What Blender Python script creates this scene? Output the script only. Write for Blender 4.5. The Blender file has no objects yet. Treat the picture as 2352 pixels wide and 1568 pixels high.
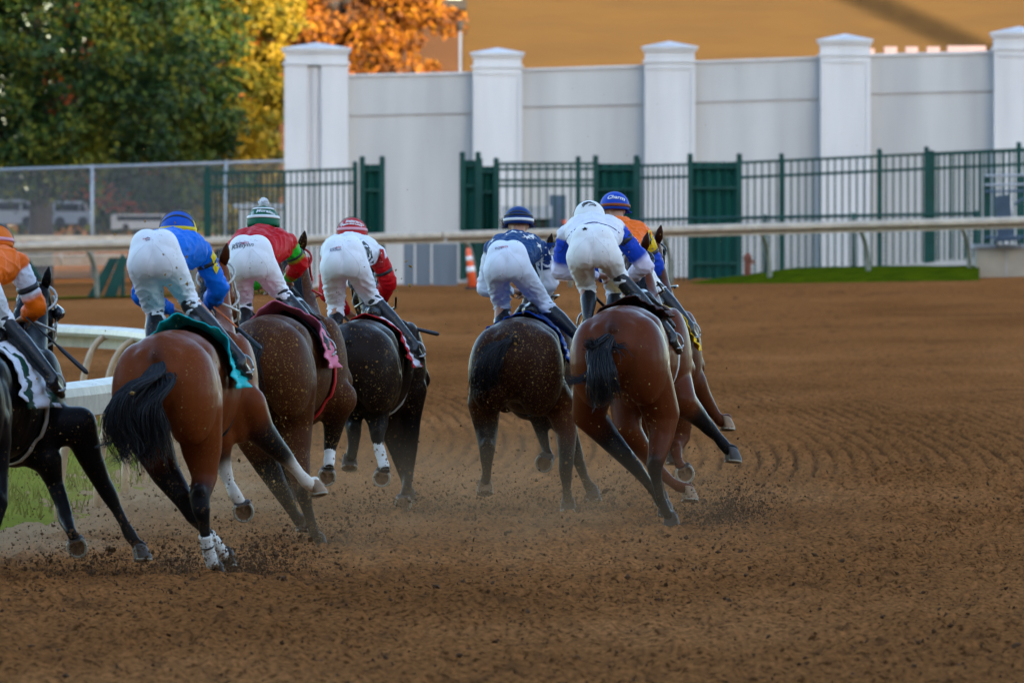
import bpy, bmesh, math, random
import numpy as np
from mathutils import Vector, Matrix
from mathutils.bvhtree import BVHTree
rnd = random.Random(7)
nr = np.random.RandomState(11)
sc = bpy.context.scene
col = sc.collection
PI = math.pi
R = math.radians

# ---------------------------------------------------------------- camera, sky, sun, exposure
CAM_H = 2.32
FPX = 26133.0                      # focal length in picture units (2352 wide)
PITCH = math.atan((784 - 497) / FPX)
cam_d = bpy.data.cameras.new("camera")
cam = bpy.data.objects.new("camera", cam_d)
col.objects.link(cam)
cam.location = (0, 0, CAM_H)
cam.rotation_euler = (PI / 2 - PITCH, 0, 0)
cam_d.sensor_width = 36
cam_d.lens = 400
cam_d.clip_start = 1
cam_d.clip_end = 3000
cam_d.dof.use_dof = True
cam_d.dof.focus_distance = 83
cam_d.dof.aperture_fstop = 8
sc.camera = cam

SUN_EL, SUN_AZ = R(11.0), R(158)
world = bpy.data.worlds.new("World")
sc.world = world
world.use_nodes = True
wt = world.node_tree
sky = wt.nodes.new('ShaderNodeTexSky')
sky.sky_type = 'NISHITA'
sky.sun_disc = False
sky.sun_elevation = SUN_EL
sky.sun_rotation = SUN_AZ
sky.air_density = 0.8
sky.dust_density = 0.9
sky.ozone_density = 1.3
wt.links.new(sky.outputs[0], wt.nodes['Background'].inputs[0])
wt.nodes['Background'].inputs[1].default_value = 0.15
sun_d = bpy.data.lights.new("sun", 'SUN')
sun_d.energy = 2.4
sun_d.angle = R(0.5)
sun_d.color = (1.0, 0.80, 0.55)
sun = bpy.data.objects.new("sun", sun_d)
col.objects.link(sun)
SUNV = Vector((math.sin(SUN_AZ) * math.cos(SUN_EL), math.cos(SUN_AZ) * math.cos(SUN_EL), math.sin(SUN_EL)))
sun.rotation_euler = (-SUNV).to_track_quat('-Z', 'Y').to_euler()
sc.view_settings.view_transform = 'Standard'
sc.view_settings.look = 'None'
sc.view_settings.exposure = 2.45
sc.view_settings.gamma = 1.0
sc.cycles.use_denoising = True
sc.cycles.max_bounces = 5

FW = Vector((0, math.cos(PITCH), -math.sin(PITCH)))
UP = Vector((0, math.sin(PITCH), math.cos(PITCH)))
def P(vx, vy, d):
    "photo position (2352 wide) at distance d -> world point"
    r = FW + Vector(((vx - 1176) / FPX, 0, 0)) + UP * ((784 - vy) / FPX)
    return Vector((0, 0, CAM_H)) + r * (d / r.y)

# ---------------------------------------------------------------- helpers
def link(o, parent=None, root=None):
    col.objects.link(o)
    if parent is not None:
        o.parent = parent
    return o
def wloc(o):
    v = Vector(o.location)
    while o.parent:
        o = o.parent
        v = v + Vector(o.location)
    return v
NO_RECALC = ('infield_grass', 'grass_bank', 'grass_verge')
def mesh_obj(name, verts, faces, mat, parent=None, smooth=False, loc=None):
    "verts in world space; the object origin goes to loc (or the parent's)"
    v = np.array([tuple(p) for p in verts], dtype=float) if not isinstance(verts, np.ndarray) else verts
    if parent is not None:
        off = np.array(wloc(parent))
    elif loc is not None:
        off = np.array(tuple(loc))
    else:
        off = np.zeros(3)
    me = bpy.data.meshes.new(name)
    me.from_pydata((v - off).tolist(), [], [tuple(f) for f in faces])
    me.update()
    if len(faces) < 6000 and name not in NO_RECALC:
        bm = bmesh.new(); bm.from_mesh(me); bmesh.ops.recalc_face_normals(bm, faces=bm.faces); bm.to_mesh(me); bm.free()
    if smooth:
        me.polygons.foreach_set('use_smooth', [True] * len(me.polygons))
    for m in (mat if isinstance(mat, (list, tuple)) else [mat]):
        me.materials.append(m)
    o = bpy.data.objects.new(name, me)
    link(o, parent)
    if parent is None and loc is not None:
        o.location = loc
    return o
def empty(name, loc, label, cat, group=None):
    o = bpy.data.objects.new(name, None)
    o.location = loc
    o.empty_display_size = 0.2
    col.objects.link(o)
    o['label'] = label
    o['category'] = cat
    if group:
        o['group'] = group
    return o
def tag(o, label, cat, group=None, kind=None):
    o['label'] = label
    o['category'] = cat
    if group: o['group'] = group
    if kind: o['kind'] = kind
    return o
def structure(o, label=None):
    o['kind'] = 'structure'
    if label:
        o['label'] = label
    return o

class MB:
    def __init__(s): s.v = []; s.f = []
    def add(s, vs, fs):
        n = len(s.v); s.v += [tuple(p) for p in vs]; s.f += [tuple(i + n for i in f) for f in fs]
    def box(s, c, size, rz=0.0):
        x, y, z = size[0] / 2, size[1] / 2, size[2] / 2
        cr, sr = math.cos(rz), math.sin(rz)
        vs = []
        for a in (-x, x):
            for b in (-y, y):
                for d in (-z, z):
                    vs.append((c[0] + a * cr - b * sr, c[1] + a * sr + b * cr, c[2] + d))
        s.add(vs, [(0, 1, 3, 2), (4, 6, 7, 5), (0, 4, 5, 1), (2, 3, 7, 6), (0, 2, 6, 4), (1, 5, 7, 3)])
    def tube(s, pts, rad, n=8, cap=True):
        pts = [Vector(p) for p in pts]
        if not isinstance(rad, (list, tuple)): rad = [rad] * len(pts)
        rings = []
        up = None
        for i, p in enumerate(pts):
            t = (pts[min(i + 1, len(pts) - 1)] - pts[max(i - 1, 0)])
            if t.length < 1e-9: t = Vector((0, 0, 1))
            t.normalize()
            if up is None:
                a = t.orthogonal().normalized()
            else:
                a = (up - t * up.dot(t))
                a = a.normalized() if a.length > 1e-6 else t.orthogonal().normalized()
            up = a
            b = t.cross(a)
            rings.append([p + (a * math.cos(2 * PI * k / n) + b * math.sin(2 * PI * k / n)) * rad[i] for k in range(n)])
        vs = [q for r_ in rings for q in r_]
        fs = []
        for i in range(len(rings) - 1):
            for k in range(n):
                fs.append((i * n + k, i * n + (k + 1) % n, (i + 1) * n + (k + 1) % n, (i + 1) * n + k))
        if cap:
            fs.append(tuple(range(n))[::-1])
            fs.append(tuple((len(rings) - 1) * n + k for k in range(n)))
        s.add(vs, fs)
    def prism(s, pts, off):
        "polygon pts extruded by off"
        off = Vector(off); n = len(pts)
        vs = [Vector(p) for p in pts] + [Vector(p) + off for p in pts]
        s.add(vs, [tuple(range(n))[::-1], tuple(range(n, 2 * n))] + [(k, (k + 1) % n, n + (k + 1) % n, n + k) for k in range(n)])
    def obj(s, name, mat, parent=None, smooth=False, loc=None):
        return mesh_obj(name, s.v, s.f, mat, parent, smooth, loc)

# ---------------------------------------------------------------- materials
def mat(name, base=(0.5, 0.5, 0.5), rough=0.6, metal=0.0, n_scale=None, n_amt=0.15, col2=None, bump=0.0, bump_scale=None,
        spec=0.5, coat=0.0, attr=None, trans=0.0, sheen=0.0, stretch=(1, 1, 1), detail=5, coords='Object'):
    m = bpy.data.materials.new(name)
    m.use_nodes = True
    nt = m.node_tree
    b = nt.nodes['Principled BSDF']
    b.inputs['Roughness'].default_value = rough
    b.inputs['Metallic'].default_value = metal
    b.inputs['Specular IOR Level'].default_value = spec
    b.inputs['Coat Weight'].default_value = coat
    b.inputs['Coat Roughness'].default_value = 0.25
    b.inputs['Sheen Weight'].default_value = sheen
    b.inputs['Base Color'].default_value = (*base, 1)
    tc = nt.nodes.new('ShaderNodeTexCoord')
    mp = nt.nodes.new('ShaderNodeMapping')
    mp.inputs['Scale'].default_value = stretch
    nt.links.new(tc.outputs[coords], mp.inputs[0])
    src = None
    if attr:
        a = nt.nodes.new('ShaderNodeAttribute'); a.attribute_name = attr
        src = a.outputs['Color']
    if n_scale:
        n = nt.nodes.new('ShaderNodeTexNoise')
        n.inputs['Scale'].default_value = n_scale
        n.inputs['Detail'].default_value = detail
        nt.links.new(mp.outputs[0], n.inputs['Vector'])
        rp = nt.nodes.new('ShaderNodeValToRGB')
        rp.color_ramp.elements[0].position = 0.3
        rp.color_ramp.elements[1].position = 0.7
        nt.links.new(n.outputs[0], rp.inputs[0])
        if src is None:
            c2 = col2 if col2 else tuple(c * (1 - n_amt) for c in base)
            rp.color_ramp.elements[0].color = (*c2, 1)
            rp.color_ramp.elements[1].color = (*base, 1)
            nt.links.new(rp.outputs[0], b.inputs['Base Color'])
        else:
            rp.color_ramp.elements[0].color = (1 - n_amt,) * 3 + (1,)
            rp.color_ramp.elements[1].color = (1, 1, 1, 1)
            mx = nt.nodes.new('ShaderNodeMix'); mx.data_type = 'RGBA'; mx.blend_type = 'MULTIPLY'
            mx.inputs[0].default_value = 1
            nt.links.new(src, mx.inputs[6]); nt.links.new(rp.outputs[0], mx.inputs[7])
            src = mx.outputs[2]
            nt.links.new(src, b.inputs['Base Color'])
    elif src is not None:
        nt.links.new(src, b.inputs['Base Color'])
    if bump:
        n2 = nt.nodes.new('ShaderNodeTexNoise')
        n2.inputs['Scale'].default_value = bump_scale or 20
        n2.inputs['Detail'].default_value = 6
        nt.links.new(mp.outputs[0], n2.inputs['Vector'])
        bp = nt.nodes.new('ShaderNodeBump')
        bp.inputs['Strength'].default_value = 1
        bp.inputs['Distance'].default_value = bump
        nt.links.new(n2.outputs[0], bp.inputs['Height'])
        nt.links.new(bp.outputs[0], b.inputs['Normal'])
    return m

def splatter(m, scale, thresh, color, amount=1.0, seedoff=0.0, clump=1.2, clump_pos=(0.42, 0.62)):
    "flecks of thrown dirt stuck on a surface (voronoi dots gated by a large noise)"
    nt = m.node_tree
    b = nt.nodes['Principled BSDF']
    tc = nt.nodes.new('ShaderNodeTexCoord')
    mp = nt.nodes.new('ShaderNodeMapping'); mp.inputs['Location'].default_value = (seedoff, seedoff * 2, -seedoff)
    nt.links.new(tc.outputs['Object'], mp.inputs[0])
    nz = nt.nodes.new('ShaderNodeTexNoise'); nz.inputs['Scale'].default_value = scale * 0.8
    nt.links.new(mp.outputs[0], nz.inputs['Vector'])
    add = nt.nodes.new('ShaderNodeMixRGB'); add.blend_type = 'ADD'; add.inputs[0].default_value = 0.02
    nt.links.new(mp.outputs[0], add.inputs[1]); nt.links.new(nz.outputs['Color'], add.inputs[2])
    vo = nt.nodes.new('ShaderNodeTexVoronoi'); vo.inputs['Scale'].default_value = scale
    nt.links.new(add.outputs[0], vo.inputs['Vector'])
    sep = nt.nodes.new('ShaderNodeSeparateColor'); nt.links.new(vo.outputs['Color'], sep.inputs[0])
    # random per-cell size
    ml = nt.nodes.new('ShaderNodeMath'); ml.operation = 'MULTIPLY'; ml.inputs[1].default_value = thresh
    pw = nt.nodes.new('ShaderNodeMath'); pw.operation = 'POWER'; pw.inputs[1].default_value = 2.5
    nt.links.new(sep.outputs[0], pw.inputs[0]); nt.links.new(pw.outputs[0], ml.inputs[0])
    lt = nt.nodes.new('ShaderNodeMath'); lt.operation = 'LESS_THAN'
    nt.links.new(vo.outputs['Distance'], lt.inputs[0]); nt.links.new(ml.outputs[0], lt.inputs[1])
    n2 = nt.nodes.new('ShaderNodeTexNoise'); n2.inputs['Scale'].default_value = clump
    nt.links.new(mp.outputs[0], n2.inputs['Vector'])
    mr = nt.nodes.new('ShaderNodeMapRange'); mr.inputs[1].default_value = clump_pos[0]; mr.inputs[2].default_value = clump_pos[1]
    nt.links.new(n2.outputs[0], mr.inputs[0])
    m2 = nt.nodes.new('ShaderNodeMath'); m2.operation = 'MULTIPLY'
    nt.links.new(lt.outputs[0], m2.inputs[0]); nt.links.new(mr.outputs[0], m2.inputs[1])
    m3 = nt.nodes.new('ShaderNodeMath'); m3.operation = 'MULTIPLY'; m3.inputs[1].default_value = amount
    nt.links.new(m2.outputs[0], m3.inputs[0])
    mx = nt.nodes.new('ShaderNodeMix'); mx.data_type = 'RGBA'
    nt.links.new(m3.outputs[0], mx.inputs[0])
    old = b.inputs['Base Color'].links[0].from_socket if b.inputs['Base Color'].links else None
    if old: nt.links.new(old, mx.inputs[6])
    else: mx.inputs[6].default_value = b.inputs['Base Color'].default_value
    mx.inputs[7].default_value = (*color, 1)
    nt.links.new(mx.outputs[2], b.inputs['Base Color'])
    return m

M = {}
M['rail_white'] = mat('rail_white', (0.50, 0.43, 0.33), 0.5, n_scale=6, n_amt=0.3, bump=0.002, bump_scale=15)
splatter(M['rail_white'], 30, 0.5, (0.16, 0.09, 0.05), 0.7, 1.0, 3.0)
M['post_cream'] = mat('post_cream', (0.55, 0.36, 0.20), 0.5, n_scale=10, n_amt=0.3)
M['post_grey'] = mat('post_grey', (0.22, 0.24, 0.20), 0.5, n_scale=10, n_amt=0.3)
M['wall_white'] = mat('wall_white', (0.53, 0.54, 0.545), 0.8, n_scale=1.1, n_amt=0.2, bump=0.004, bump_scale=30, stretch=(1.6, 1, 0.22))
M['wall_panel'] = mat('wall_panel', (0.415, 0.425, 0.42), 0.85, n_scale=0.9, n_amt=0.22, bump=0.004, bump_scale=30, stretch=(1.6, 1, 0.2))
M['wall_line'] = mat('wall_line', (0.36, 0.35, 0.34), 0.9, n_scale=3, n_amt=0.3)
M['green'] = mat('green', (0.004, 0.048, 0.040), 0.6, spec=.2, n_scale=3, n_amt=0.35)
M['green_panel'] = mat('green_panel', (0.004, 0.062, 0.050), 0.7, spec=.15, n_scale=1.5, n_amt=0.4, bump=0.004, bump_scale=8, stretch=(4, 4, .3))
M['galv'] = mat('galv', (0.30, 0.33, 0.36), 0.5, metal=0.3, n_scale=8, n_amt=0.25)
M['tan'] = mat('tan', (0.075, 0.037, 0.0018), 0.85, n_scale=1.2, n_amt=0.22, bump=0.02, bump_scale=3, stretch=(.25, 1, 1.6))
M['tan2'] = mat('tan2', (0.072, 0.026, 0.003), 0.85, n_scale=1.5, n_amt=0.25, bump=0.02, bump_scale=3, stretch=(.3, 1, 1.5))
M['roof_dark'] = mat('roof_dark', (0.03, 0.025, 0.02), 0.8, n_scale=2)
M['pink'] = mat('pink', (0.30, 0.21, 0.20), 0.8, n_scale=5)
M['concrete'] = mat('concrete', (0.36, 0.32, 0.25), 0.9, n_scale=1.5, n_amt=0.35, bump=0.005, bump_scale=20)
M['slate'] = mat('slate', (0.09, 0.12, 0.15), 0.6, n_scale=2, n_amt=0.3, stretch=(3, 3, .3))
M['bark'] = mat('bark', (0.06, 0.045, 0.035), 0.95, n_scale=8, n_amt=0.5, bump=0.02, bump_scale=10, stretch=(3, 3, .5))
M['orange'] = mat('orange', (0.75, 0.10, 0.025), 0.5, n_scale=6)
M['white_pl'] = mat('white_plastic', (0.75, 0.75, 0.75), 0.5, n_scale=6, n_amt=.1)
M['rust'] = mat('rust', (0.22, 0.05, 0.02), 0.7, n_scale=8)
M['blue_grey'] = mat('blue_grey', (0.04, 0.075, 0.12), 0.6, n_scale=6, n_amt=.3)
M['dark_glass'] = mat('dark_glass', (0.012, 0.015, 0.02), 0.15)
M['car_white'] = mat('car_white', (0.33, 0.34, 0.36), 0.3, n_scale=2, n_amt=.08, coat=.3)
M['tyre'] = mat('tyre', (0.015, 0.015, 0.015), 0.9, n_scale=9)

# dirt
def dirt_material():
    m = bpy.data.materials.new('track_dirt'); m.use_nodes = True
    nt = m.node_tree; b = nt.nodes['Principled BSDF']
    b.inputs['Roughness'].default_value = 0.95
    b.inputs['Specular IOR Level'].default_value = 0.0
    g = nt.nodes.new('ShaderNodeNewGeometry')
    def noise(scale, detail=6, stretch=None):
        n = nt.nodes.new('ShaderNodeTexNoise'); n.inputs['Scale'].default_value = scale; n.inputs['Detail'].default_value = detail
        if stretch:
            mp = nt.nodes.new('ShaderNodeMapping'); mp.inputs['Scale'].default_value = stretch
            nt.links.new(g.outputs['Position'], mp.inputs[0]); nt.links.new(mp.outputs[0], n.inputs['Vector'])
        else:
            nt.links.new(g.outputs['Position'], n.inputs['Vector'])
        return n
    def ramp(src, cols):
        r = nt.nodes.new('ShaderNodeValToRGB'); e = r.color_ramp.elements
        e[0].position, e[0].color = cols[0][0], (*cols[0][1], 1)
        e[1].position, e[1].color = cols[-1][0], (*cols[-1][1], 1)
        for p, c in cols[1:-1]:
            x = e.new(p); x.color = (*c, 1)
        nt.links.new(src, r.inputs[0]); return r
    big = ramp(noise(0.35, 5, (1, .35, 1)).outputs[0], [(0.3, (0.185, 0.070, 0.022)), (0.55, (0.25, 0.096, 0.031)), (0.75, (0.32, 0.130, 0.046))])
    sm = ramp(noise(28, 4, (1, .5, 1)).outputs[0], [(0.33, (0.22, 0.20, 0.18)), (0.45, (0.80, 0.80, 0.78)), (0.66, (1.4, 1.32, 1.2))])
    mx = nt.nodes.new('ShaderNodeMix'); mx.data_type = 'RGBA'; mx.blend_type = 'MULTIPLY'; mx.inputs[0].default_value = 0.9
    nt.links.new(big.outputs[0], mx.inputs[6]); nt.links.new(sm.outputs[0], mx.inputs[7])
    at = nt.nodes.new('ShaderNodeAttribute'); at.attribute_name = 'sand'
    m3 = nt.nodes.new('ShaderNodeMath'); m3.operation = 'MULTIPLY'; m3.inputs[1].default_value = .75
    sc_ = nt.nodes.new('ShaderNodeSeparateColor'); nt.links.new(at.outputs['Color'], sc_.inputs[0]); nt.links.new(sc_.outputs[0], m3.inputs[0])
    mx2 = nt.nodes.new('ShaderNodeMix'); mx2.data_type = 'RGBA'; nt.links.new(m3.outputs[0], mx2.inputs[0])
    nt.links.new(mx.outputs[2], mx2.inputs[6]); mx2.inputs[7].default_value = (.38, .25, .14, 1)
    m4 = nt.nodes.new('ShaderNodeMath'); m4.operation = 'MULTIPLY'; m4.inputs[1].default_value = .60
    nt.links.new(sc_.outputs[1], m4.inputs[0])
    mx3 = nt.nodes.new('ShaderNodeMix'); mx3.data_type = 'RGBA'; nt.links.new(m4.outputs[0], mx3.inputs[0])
    nt.links.new(mx2.outputs[2], mx3.inputs[6]); mx3.inputs[7].default_value = (.045, .024, .012, 1)  # painted groove shade and churned patches darken the soil colour
    nt.links.new(mx3.outputs[2], b.inputs['Base Color'])
    bp = nt.nodes.new('ShaderNodeBump'); bp.inputs['Distance'].default_value = 0.03; bp.inputs['Strength'].default_value = 0.9
    nt.links.new(noise(38, 6).outputs[0], bp.inputs['Height'])
    nt.links.new(bp.outputs[0], b.inputs['Normal'])
    return m
M['dirt'] = dirt_material()
M['clod'] = mat('clod', (0.10, 0.048, 0.02), 0.95, n_scale=30, n_amt=.5, spec=.1)
M['fleck'] = mat('fleck', (0.34, 0.20, 0.06), 0.9, n_scale=30, n_amt=.5, spec=.1)
M['grass'] = mat('grass', (0.075, 0.092, 0.003), 0.95, n_scale=3, col2=(0.025, 0.045, 0.003), bump=0.03, bump_scale=30, spec=0)
M['grass_in'] = mat('grass_in', (0.20, 0.21, 0.022), 0.95, n_scale=1.0, col2=(0.12, 0.15, 0.016), bump=0.03, bump_scale=12, spec=0)

# ---------------------------------------------------------------- noise
_lat = [nr.rand(256, 256) for _ in range(6)]
def vnoise(x, y, k=0):
    L = _lat[k]
    xi = np.floor(x).astype(int); yi = np.floor(y).astype(int)
    fx = x - xi; fy = y - yi
    fx = fx * fx * (3 - 2 * fx); fy = fy * fy * (3 - 2 * fy)
    a = L[xi % 256, yi % 256]; b = L[(xi + 1) % 256, yi % 256]; c = L[xi % 256, (yi + 1) % 256]; d = L[(xi + 1) % 256, (yi + 1) % 256]
    return (a * (1 - fx) + b * fx) * (1 - fy) + (c * (1 - fx) + d * fx) * fy

# ---------------------------------------------------------------- terrain
XL, DL, XR, DR = -9.7, 214.0, 9.35, 207.0          # outer rail line
def d_outer(x): return DL + (x - XL) * (DR - DL) / (XR - XL)
def zb_outer(x):
    t = np.clip((x - XL) / (XR - XL), -0.2, 1.2)
    return 0.72 + t * 0.50
def terrain(x, d):
    x = np.asarray(x, float); d = np.asarray(d, float)
    do = d_outer(np.clip(x, -14, 13))
    t = np.clip((d - 128) / (do - 128), 0, 1)
    return zb_outer(np.clip(x, -14, 13)) * t
xs = np.concatenate([-np.geomspace(400, 6.2, 24), np.arange(-6.0, 6.001, 0.024), np.geomspace(6.2, 400, 24)])
ys = np.concatenate([[-400, -150, -60, -20, 0, 15, 25, 33, 40, 44, 47, 49], np.arange(50, 105, 0.11), np.arange(105, 160, 0.3), np.arange(160, 235, 1.0), np.geomspace(236, 2500, 18)])
XX, YY = np.meshgrid(xs, ys)
ZZ = terrain(XX, YY)
fade = np.clip((7 - np.abs(XX)) / 2, 0, 1) * np.clip((YY - 46) / 4, 0, 1) * np.clip((170 - YY) / 60, 0, 1)
rough = (vnoise(XX * 2.2, YY * 1.3, 0) - .5) * 0.035 + (vnoise(XX * 7, YY * 4, 1) - .5) * 0.030 + (vnoise(XX * 17, YY * 8, 2) - .5) * 0.022
clumps = np.clip(vnoise(XX * 9 + 31, YY * 6, 3) - 0.66, 0, 1) * 0.16
# harrow grooves: arcs round the turn (centre far on the left)
dd_ = np.abs(YY - 117.0)
rr = XX + dd_ ** 2 / 1200 + dd_ ** 3 / 30000 + 100
gw = np.clip((vnoise(rr * .9, YY * .05, 4) - .15) * 2.4, 0, 1) * np.clip((YY - 50) / 40, .5, 1) * np.clip((165 - YY) / 30, 0, 1)
gph = np.clip(np.sin(rr * 2 * PI / 0.18 + 1.2 * vnoise(XX * .5, YY * .12, 5) + .8 * vnoise(XX * 3, YY * .6, 1)) - 0.35, 0, 1) / .65
groove = -gph * 0.045 * gw
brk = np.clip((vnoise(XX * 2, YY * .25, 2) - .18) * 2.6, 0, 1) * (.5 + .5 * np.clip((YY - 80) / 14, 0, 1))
shade_churn = np.clip(gph * gw * brk * 1.3 + np.clip(vnoise(XX * 6, YY * 2.2, 0) - .74, 0, 1) * 3, 0, 1)  # groove shading painted into the colour, plus random darker churned patches
ZZ = ZZ + (rough + clumps + groove) * fade
# lip of loose dirt under the outer rail
lip = np.exp(-((YY - d_outer(XX) + 9) / 4.0) ** 2) * 0.10 * (0.6 + .8 * vnoise(XX * .5, YY * .2, 2)) * (np.abs(XX) < 20)
ZZ = ZZ + lip
nx, ny = len(xs), len(ys)
V = np.stack([XX.ravel(), YY.ravel(), ZZ.ravel()], 1)
ii, jj = np.meshgrid(np.arange(nx - 1), np.arange(ny - 1))
a = (jj * nx + ii).ravel()
F = np.stack([a, a + 1, a + 1 + nx, a + nx], 1)
me = bpy.data.meshes.new('track_dirt')
me.vertices.add(len(V)); me.vertices.foreach_set('co', V.ravel())
me.loops.add(len(F) * 4); me.loops.foreach_set('vertex_index', F.ravel())
me.polygons.add(len(F)); me.polygons.foreach_set('loop_start', np.arange(len(F)) * 4); me.polygons.foreach_set('loop_total', np.full(len(F), 4))
me.update(calc_edges=True)
me.polygons.foreach_set('use_smooth', np.ones(len(F), bool))
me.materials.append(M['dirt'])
xr = np.interp(V[:, 1], [50, 71.5, 78, 84, 96, 106, 114, 121, 128], [-8.2, -4.72, -3.85, -3.2, -2.78, -2.85, -3.2, -3.75, -5.0])
sand = np.clip((xr + .9 + .5 * (vnoise(V[:, 0] * 1.3, V[:, 1] * .35, 1) - .5) * 2 - V[:, 0]) / 1.1, 0, 1) * (V[:, 1] < 128) * np.clip((V[:, 1] - 66) / 10, 0, 1)
at = me.color_attributes.new('sand', 'FLOAT_COLOR', 'POINT')
at.data.foreach_set('color', np.stack([sand, shade_churn.ravel(), sand, np.ones(len(V))], 1).ravel())  # green channel: painted groove shade and churn; the others: sand
g_ = bpy.data.objects.new('dirt_track', me); col.objects.link(g_)
structure(g_, 'brown harrowed dirt of the race track')
def gz(x, d): return float(terrain(x, d))

# ---------------------------------------------------------------- infield grass and verges
rail_pts = [(-8.2, 52), (-6.0, 63), (-4.72, 71.5), (-3.85, 78), (-3.2, 84), (-2.92, 88.5), (-2.78, 96), (-2.85, 106), (-3.2, 114), (-3.75, 120.5), (-4.4, 125.5), (-5.4, 129), (-7.0, 131), (-10, 133), (-16, 135)]
def interp_poly(pts, step):
    out = []
    P4 = [pts[0]] + list(pts) + [pts[-1]]
    for i in range(1, len(P4) - 2):
        p0, p1, p2, p3 = [np.array(P4[j], float) for j in (i - 1, i, i + 1, i + 2)]
        n = max(2, int(np.linalg.norm(p2 - p1) / step))
        for k in range(n):
            t = k / n
            out.append(tuple(0.5 * ((2 * p1) + (-p0 + p2) * t + (2 * p0 - 5 * p1 + 4 * p2 - p3) * t * t + (-p0 + 3 * p1 - 3 * p2 + p3) * t ** 3)))
    out.append(tuple(pts[-1]))
    return out
rl = interp_poly(rail_pts, 0.8)
gp = []
inn = [(x - 0.55 - 0.25 * math.sin(y * .7), y) for x, y in rl if y < 131]
rows = []
for (x, y) in inn:
    w = [x, x - .3, x - 1, x - 2, x - 4, x - 8, x - 20, x - 60]
    rows.append([(q, y, gz(q, y) - .02 + 0.10 * min(1, (x - q) / .9) + 0.03 * vnoise(np.array(q * 2.), np.array(y * 1.5))) for q in w])
vs = [p for r_ in rows for p in r_]
fs = [(i * 8 + k, i * 8 + k + 1, (i + 1) * 8 + k + 1, (i + 1) * 8 + k) for i in range(len(rows) - 1) for k in range(7)]
structure(mesh_obj('infield_grass', vs, fs, M['grass_in'], smooth=True), 'pale green infield grass inside the inner rail')
# sparse grass blades on the infield
mb = MB()
for i in range(3500):
    k = rnd.randrange(len(inn)); x, y = inn[k]
    x -= abs(rnd.gauss(0, 1.2)); y += rnd.uniform(-.5, .5)
    if y > 128: continue
    z = gz(x, y) + 0.06; h = rnd.uniform(.05, .13); w = .008
    dx, dy = rnd.uniform(-.05, .05), rnd.uniform(-.05, .05)
    mb.add([(x - w, y, z), (x + w, y, z), (x + dx, y + dy, z + h)], [(0, 1, 2)])
tag(mb.obj('grass_blades', M['grass_in']), 'thin grass blades growing inside the inner rail', 'grass', kind='stuff')

# outer green bank (right)
rows = []
for i in range(41):
    t = i / 40
    vx = 1560 + t * 690
    row = []
    dbase = 208 - 5 * t
    for j in range(9):
        u = j / 8
        d = dbase + 1.2 + u * 7.5
        p = P(vx, 0, d); x = p.x
        z0 = gz(x, dbase) - 0.02
        top = 0.29 * min(1, t * 2.6)
        z = z0 + top * (math.sin(min(1, u * 1.3) * PI / 2)) + 0.02 * float(vnoise(np.array(x * 2), np.array(d * 1.)))
        row.append((x, d, z))
    rows.append(row)
vs = [p for r_ in rows for p in r_]
fs = [(i * 9 + k, (i + 1) * 9 + k, (i + 1) * 9 + k + 1, i * 9 + k + 1) for i in range(40) for k in range(8)]
structure(mesh_obj('grass_bank', vs, fs, M['grass'], smooth=True), 'bright green mown grass bank below the picket fence')
def grass_strip(vx0, vx1, y0, y1, name):
    "patch of verge on the ground between two photo heights"
    vs = []; n = 24
    for i in range(n + 1):
        vx = vx0 + (vx1 - vx0) * i / n
        for d in (y0, y1):
            x = P(vx, 0, d).x
            vs.append((x, d + rnd.uniform(-.5, .5), gz(x, d) + 0.03))
    fs = [(2 * i, 2 * i + 2, 2 * i + 3, 2 * i + 1) for i in range(n)]
    structure(mesh_obj(name, vs, fs, M['grass']), 'strip of green grass by the outer rail')
grass_strip(-120, 640, 214.5, 219, 'grass_verge')

# ---------------------------------------------------------------- rails
def rail(name, pts, z_of, height, label, cat, posts, matp, head=(0.17, 0.20), lean=(-.45, 0), group=None, postr=0.035, zrail=None):
    """pts: (x, y) polyline. cover = folded aluminium head on gooseneck posts (posts: indices of pts or list of points)"""
    x0, y0 = pts[len(pts) // 2]
    root = empty(name, (x0, y0, z_of(x0, y0)), label, cat, group)
    w, h = head
    prof = [(-w * .55, -.02), (-w * .5, .035), (-w * .2, .06), (w * .2, .06), (w * .55, .03), (w * .62, -.03), (w * .60, -h * .75), (w * .5, -h * .8), (w * .5, -.06), (-w * .45, -.06)]
    vs = []; n = len(prof)
    for i, (x, y) in enumerate(pts):
        a = Vector(pts[min(i + 1, len(pts) - 1)]) - Vector(pts[max(i - 1, 0)])
        a.normalize()
        nrm = Vector((a.y, -a.x))       # towards the track
        zt = (zrail(x, y) if zrail else z_of(x, y) + height)
        for (u, v) in prof:
            vs.append((x + nrm.x * u * lean[1], y + nrm.y * u * lean[1], zt - 0.06 + v))
    fs = [(i * n + k, i * n + (k + 1) % n, (i + 1) * n + (k + 1) % n, (i + 1) * n + k) for i in range(len(pts) - 1) for k in range(n)]
    fs += [tuple(range(n)), tuple((len(pts) - 1) * n + k for k in range(n))[::-1]]
    mesh_obj('rail_cover', vs, fs, M['rail_white'], root)
    for (x, y, dx, dy) in posts:
        zt = (zrail(x, y) if zrail else z_of(x, y) + height)
        g0 = z_of(x + dx, y + dy) - 0.05
        b0 = Vector((x + dx, y + dy, g0)); b3 = Vector((x, y, zt - 0.08))
        c1 = b0 + Vector((0, 0, (b3.z - g0) * .75)); c2 = Vector((x + dx * .6, y + dy * .6, b3.z - .02))
        cv = [(1 - t) ** 3 * b0 + 3 * t * (1 - t) ** 2 * c1 + 3 * t * t * (1 - t) * c2 + t ** 3 * b3 for t in [k / 10 for k in range(11)]]
        m = MB(); m.tube(cv, postr, 10); m.obj('post', matp, root, True)
    return root
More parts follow.
